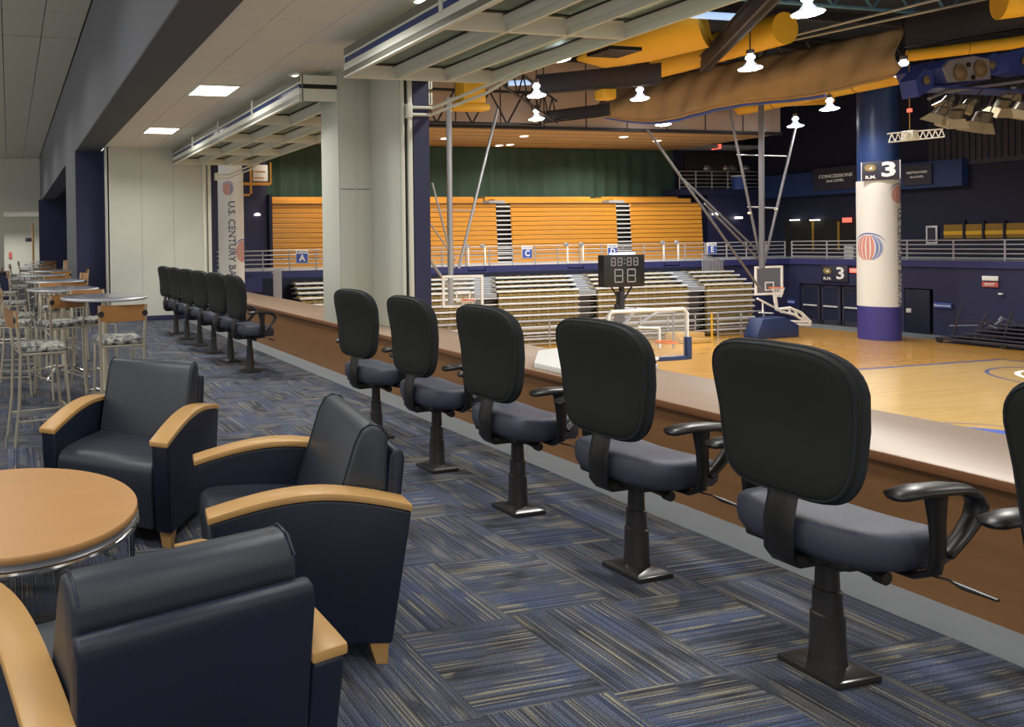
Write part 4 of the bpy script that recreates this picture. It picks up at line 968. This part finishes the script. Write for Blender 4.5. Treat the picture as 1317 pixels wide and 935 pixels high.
# tan divider curtain gathered up along the girder line, with a sagging lower edge
A0, A1 = at(1166, 92, 2, 7.0), at(776, 150, 2, 7.0)
rows = []
top0, top1 = at(1166, 36, 1, A0.y), at(790, 112, 1, A1.y)
for j in range(15):
    f = j/14; r = []
    for i in range(90):
        g = i/89; lo = A0.lerp(A1, g); hi = top0.lerp(top1, g)
        q = lo.lerp(hi, f); sag = .40*math.sin(g*PI)**.7*(1-f)*(1+.5*math.sin(g*9))
        bulge = .45*math.sin(f*PI)+.05*math.sin(g*70+f*5)+.10*math.sin(g*13+f*7)
        r.append((q.x-bulge, q.y, q.z-sag+.12*math.sin(g*7)*(1-f)))
    rows.append(r)
cur = B(); cur.grid(rows); cr_ = cur.out('divider_curtain', sheet_m, None, 'tan divider curtain gathered into a long sagging roll under the roof', cat='curtain', smooth=80)
md = cr_.modifiers.new('thickness', 'SOLIDIFY'); md.thickness = .04
B().tube([(r[0], r[1], r[2]) for r in rows[0]], .07, 8).out('hem_roll', sheet_m, cr_)
B().tube([(r[0]+.15, r[1], r[2]-.10) for r in rows[0][20:]], .06, 8).out('blue_hem', blue_m, cr_)
# rails/pipes along the curtain line
for k, (q, w_) in enumerate((((1317, 5, 640, 152), 'upper'), ((1317, -12, 700, 120), 'middle'), ((1250, -12, 820, 96), 'lower'))):
    t = thing('roof_pipe', 'long thin pale pipe running over the tan curtain roll, %s one' % w_, 'pipe', at(q[0], q[1], 2, 8.6), 0, 'pipes over the curtain roll')
    B().tube([(0, 0, 0), at(q[2], q[3], 2, 8.6-.0)-at(q[0], q[1], 2, 8.6)], .045, 6).out('pipe', [tan, steel, steel][k], t)
# yellow ducts
def duct(label, pts, r, flat=1.0):
    t = thing('yellow_duct', label, 'duct', pts[0], 0, 'yellow ventilation ducts'); q = [Vector(p)-Vector(pts[0]) for p in pts]
    B().tube(q, r, 24, flat=flat).out('duct', yellow, t); d = (q[-1]-q[0]); n = max(2, int(d.length/1.6))
    for i in range(1, n): B().tube([q[0]+d*(i/n), q[0]+d*(i/n+.004)], (r if not isinstance(r, list) else max(r))*1.02, 24, flat=flat).out('joint_band', girder_m, t) if len(q) == 2 else None
    return t
t = duct('broad yellow duct hood with a dark grille, beside the nearer folded window', [at(745, 76, 2, 8.3), at(775, 68, 2, 8.3), at(830, 52, 2, 8.4), at(905, 30, 2, 8.6)], [.15, .9, 1.2, 1.3], .6)
g = at(790, 66, 2, 7.75)-at(745, 76, 2, 8.3); q = B()
for i in range(7): q.box(g.x-.62, g.x+.62, g.y-.45+i*.14, g.y-.37+i*.14, g.z-.08, g.z+.04)
q.out('grille', black_pl, t)
duct('yellow duct running behind the dark slanting girder', [at(850, 82, 2, 8.6), at(1010, 36, 2, 8.6)], .55)
duct('long yellow duct under the tan curtain roll', [at(885, 152, 2, 8.0).lerp(at(1165, 95, 2, 8.0), .30), at(1165, 95, 2, 8.0)], .38)
duct('long yellow duct continuing right of the tan curtain roll', [at(1166, 72, 2, 8.3), at(1330, 52, 2, 8.3)], .22)
duct('short yellow duct at the top right corner', [at(1285, 0, 2, 8.2), at(1345, -8, 2, 8.2)], .55)
duct('yellow duct end hanging low behind the right lamps', [at(970, 133, 2, 8.0), at(1070, 128, 2, 8.0)], .22)
t = thing('yellow_motor', 'yellow hoist motor by the truss at the left of the roof', 'motor', at(605, 118, 1, 24)); B().box(-.5, .5, -.3, .3, -.5, .9, .08).box(-.9, .7, -.25, .25, -.75, -.5, .05).out('housing', yellow, t); B().tube([(0, 0, .9), (0, 0, 10.2-at(605, 118, 1, 24).z)], .05).out('hanger', girder_m, t)
t = thing('yellow_clamp', 'yellow hoist clamp at the left end of the tan curtain roll', 'motor', at(778, 120, 1, 22)); B().box(-.3, .35, -.2, .2, -.25, .3, .08).out('housing', yellow, t)
# flat fluorescent strips on the underside, top left
for k, (u0, v0, u1, v1) in enumerate(((655, 107, 682, 106), (880, 18, 945, 22))):
    t = thing('strip_lamp', ['blue-white strip lamp above the left high bay lights', 'blue-white strip lamp above the yellow duct'][k], 'light', at(u0, v0, 2, 8.6)); d = at(u1, v1, 2, 8.6)-at(u0, v0, 2, 8.6)
    B().tube([(0, 0, 0), d], .12, 8).out('tube', mat('strip%d' % k, (.45, .65, 1), .5, emit=.8), t)

# high bay lamps
lampuv = [(1039, 17), (965, 88), (1162, 95), (719, 76), (690, 123), (690, 153), (823, 127), (853, 160), (798, 175), (948, 133), (1067, 140), (1023, 162)]
names = ['largest, at the top of the picture', 'in front of the tan curtain roll', 'at the right end of the tan curtain roll', 'by the corner of the folded window', 'upper of the pair near the pillar', 'lower of the pair near the pillar',
         'left of the tan curtain roll', 'under the left end of the tan curtain roll', 'farthest, over the green drape', 'against the middle of the tan curtain roll', 'right of the hanging pole, upper one', 'right of the hanging pole, lower one']
hb = None
for k, (u, v) in enumerate(lampuv):
    p = at(u, v, 2, 7.0)
    if hb is None:
        hb = thing('high_bay_light', '', 'light')
        B().lathe([(.08, .28), (.10, .20), (.17, .10), (.30, .03), (.31, .0)], n=24, cap=False).out('reflector', refl_m, hb)
        B().lathe([(.31, -.002), (.29, -.03), (.20, -.06), (.01, -.075)], n=24).out('lens', hb_m, hb)
        B().lathe([(.08, .27), (.13, .33), (.12, .40), (.05, .45)], n=16).out('upper_glass', up_m, hb)
        B().lathe([(.04, .62), (.10, .60), (.11, .47), (.05, .45)], n=16).out('ballast', lamp_metal, hb)
        B().tube([(0, 0, .55), (0, 0, 3.22)], .02, 6).out('hanger', girder_m, hb)
        o = hb
    else: o = copy_tree(hb)
    o.location = p; o['label'] = 'glowing high bay lamp %s' % names[k]; o['group'] = 'high bay lamps over the court'
    l = bpy.data.lights.new('high_bay_lamp', 'SPOT'); l.energy = 1500; l.spot_size = 2.75; l.spot_blend = .6; l.shadow_soft_size = .28; l.color = (1, .97, .9)
    lo = bpy.data.objects.new('high_bay_lamp', l); C.objects.link(lo); lo.location = p - Vector((0, 0, .06))

# hanging pole with braces at right
pp_ = at(980, 345, 1, 24)
t = thing('hanging_pole', 'long grey ceiling pole with V braces hanging in front of the navy corner', 'pole', pp_); p = pp_
B().tube([(0, 0, 0), at(978.5, 60, 1, 24)-p], .10, 12).out('pole', dsteel, t)
def lp(u, v, Y=24.2): return at(u, v, 1, Y)-p
for nm, q, r in (('brace', (938, 140, 979, 338), .047), ('brace', (1023, 165, 983, 338), .047), ('spreader', (948, 199, 1011, 201), .030), ('spreader', (962, 266, 998, 268), .034),
                 ('diagonal', (832, 166, 978, 372), .045), ('diagonal', (880, 232, 976, 324), .04), ('diagonal', (906, 262, 978, 336), .04)):
    B().tube([lp(*q[:2]), lp(*q[2:])], r, 8).out(nm, rail_m if r < .035 else dsteel, t)
for u, v in ((998, 269), (964, 274)):
    B().box(*(lambda q: (q.x-.06, q.x+.06, q.y-.05, q.y+.05, q.z-.05, q.z+.05))(lp(u, v)), .02).out('clamp', cream, t)

# speaker cluster and stage lights, upper right
Ys = 15.5
def sp(u, v, Y=Ys): return at(u, v, 1, Y)
t = thing('speaker_cluster', 'hanging blue loudspeaker with two round horns at the upper right', 'speaker', sp(1235, 95)); p = sp(1235, 95)
def ls(u, v, Y=Ys): return sp(u, v, Y)-p
q = [ls(1204, 88), ls(1212, 108), ls(1268, 103), ls(1266, 76), ls(1245, 72), ls(1212, 78)]
B().loft([[(v_.x, -.1, v_.z) for v_ in q], [(v_.x*1.15, .9, v_.z*1.1) for v_ in q]]).out('cabinet', spk_blue, t, smooth=0)
B().loft([[(v_.x*.94, -.14, v_.z*.92+.00) for v_ in q], [(v_.x*.96, -.09, v_.z*.95) for v_ in q]]).out('baffle', spk_grey, t, smooth=0)
for u in (1226, 1252):
    c_ = ls(u, 95 if u < 1240 else 90); o = B().lathe([(.05, .10), (.20, .03), (.255, 0), (.27, .0), (.27, .03)], n=28).out('horn', spk_cone, t); o.matrix_local = Matrix.Translation((c_.x, -.15, c_.z)) @ Matrix.Rotation(PI/2, 4, 'X')
for u, v in ((1237, 85), (1243, 101)):
    c_ = ls(u, v); o = B().lathe([(.075, -.01), (.075, .02)], n=16).out('port', black_pl, t); o.matrix_local = Matrix.Translation((c_.x, -.15, c_.z)) @ Matrix.Rotation(PI/2, 4, 'X')
for lab, q in (('blue side loudspeaker left of the twin-horn loudspeaker', ((1180, 102), (1185, 124), (1204, 112), (1203, 90), (1192, 88))), ('blue loudspeaker right of the twin-horn loudspeaker', ((1268, 76), (1270, 100), (1286, 92), (1284, 66))), ('blue loudspeaker cut off by the right edge', ((1302, 66), (1300, 92), (1320, 96), (1340, 80), (1330, 58)))):
    o_ = sp(*q[0]); t = thing('side_speaker', lab, 'speaker', o_); pts = [sp(*a_)-o_ for a_ in q]
    B().loft([[(v_.x, .05, v_.z) for v_ in pts], [(v_.x*.97, .45, v_.z) for v_ in pts]]).out('cabinet', spk_blue, t, smooth=0)
    c_ = sum(pts, Vector())/len(pts); o = B().lathe([(.03, .06), (.13, .0), (.14, .02)], n=20).out('horn', spk_cone, t); o.matrix_local = Matrix.Translation((c_.x, .03, c_.z)) @ Matrix.Rotation(PI/2, 4, 'X')
t = thing('rigging_bar', 'pale rigging bar slung under the loudspeakers', 'bar', sp(1195, 127)); B().tube([(0, 0, 0), sp(1215, 118)-sp(1195, 127), sp(1317, 104)-sp(1195, 127), sp(1400, 96)-sp(1195, 127)], .05).out('bar', spk_grey, t)
B().box(.3, 4.5, -.05, .6, .34, .40).out('shelf', spk_blue, t)
can = mat('theatre_lantern', (.10, .085, .06), .4, .3); hood = mat('lantern_flap', (.36, .29, .18), .5, .2)
for k, (u, v, s, rz, rx) in enumerate(((1208, 146, 1.0, .3, .5), (1228, 150, 1.1, -.4, .4), (1262, 155, 1.3, .1, .35), (1246, 134, .9, .6, .6), (1288, 136, 1.1, -.2, .5), (1312, 140, 1.1, .4, .4), (1306, 118, .8, 0, .6), (1218, 130, .8, .9, .6))):
    t = thing('stage_light', 'dark stage lantern with pale flaps hanging under the loudspeakers, %s' % ['leftmost', 'with the bright lamp', 'large one with the wide hood', 'upper middle one', 'right of the wide-hooded one', 'at the right edge, lower', 'at the right edge, upper', 'small one high at the left'][k], 'stage light', sp(u, v, 15.2+.1*k), 0, 'stage lanterns')
    t.rotation_euler = (rx, 0, rz); t.scale = (s*.62, s*.62, s*.62)
    B().lathe([(.16, .35), (.24, .30), (.25, -.05), (.22, -.08)], n=18).out('body', can, t)
    q = B()
    for (c0, c1) in (((-.24, -.24), (.24, -.24)), ((.24, -.24), (.24, .24)), ((.24, .24), (-.24, .24)), ((-.24, .24), (-.24, -.24))):
        f_ = 1.65; q.loft([[(c0[0], c0[1], -.06), (c1[0], c1[1], -.06), (c1[0]*.97, c1[1]*.97, -.06), (c0[0]*.97, c0[1]*.97, -.06)], [(c0[0]*f_, c0[1]*f_, -.45), (c1[0]*f_, c1[1]*f_, -.45), (c1[0]*f_*.97, c1[1]*f_*.97, -.45), (c0[0]*f_*.97, c0[1]*f_*.97, -.45)]])
    q.out('barn_doors', hood, t, smooth=0)
    B().tube([(-.3, 0, .1), (-.3, 0, .55), (.3, 0, .55), (.3, 0, .1)], .02).tube([(0, 0, .55), (0, 0, .95)], .03).out('yoke', girder_m, t)
    if k == 1: B().lathe([(.09, -.03), (.08, -.1)], n=16).out('lamp', hb_m, t)
t = thing('white_truss', 'short white lattice truss with a square motor, hung left of the stage lanterns', 'truss', sp(1143, 180, 16)); p = sp(1143, 180, 16)
def lt(u, v): return sp(u, v, 16)-p
B().tube([lt(1142, 172), lt(1212, 166)], .022).tube([lt(1143, 183), lt(1214, 176)], .022).out('chord', white_m, t)
for i in range(9): B().tube([lt(1143+i*8, 183-i*.8), lt(1147+i*8, 172-i*.7)], .014).tube([lt(1147+i*8, 172-i*.7), lt(1151+i*8, 182-i*.8)], .014).out('lattice_strut', white_m, t)
c_ = lt(1170, 174); B().box(c_.x-.12, c_.x+.12, -.15, .15, c_.z-.14, c_.z+.14, .02).out('motor', cream, t); B().tube([(c_.x, 0, c_.z+.14), (c_.x, 0, c_.z+2.2)], .012).out('chain', amber, t)
B().lathe([(.06, -.05), (.06, .05)], n=10).out('beacon', exit_m, t).location = (c_.x, 0, lt(1170, 142).z)
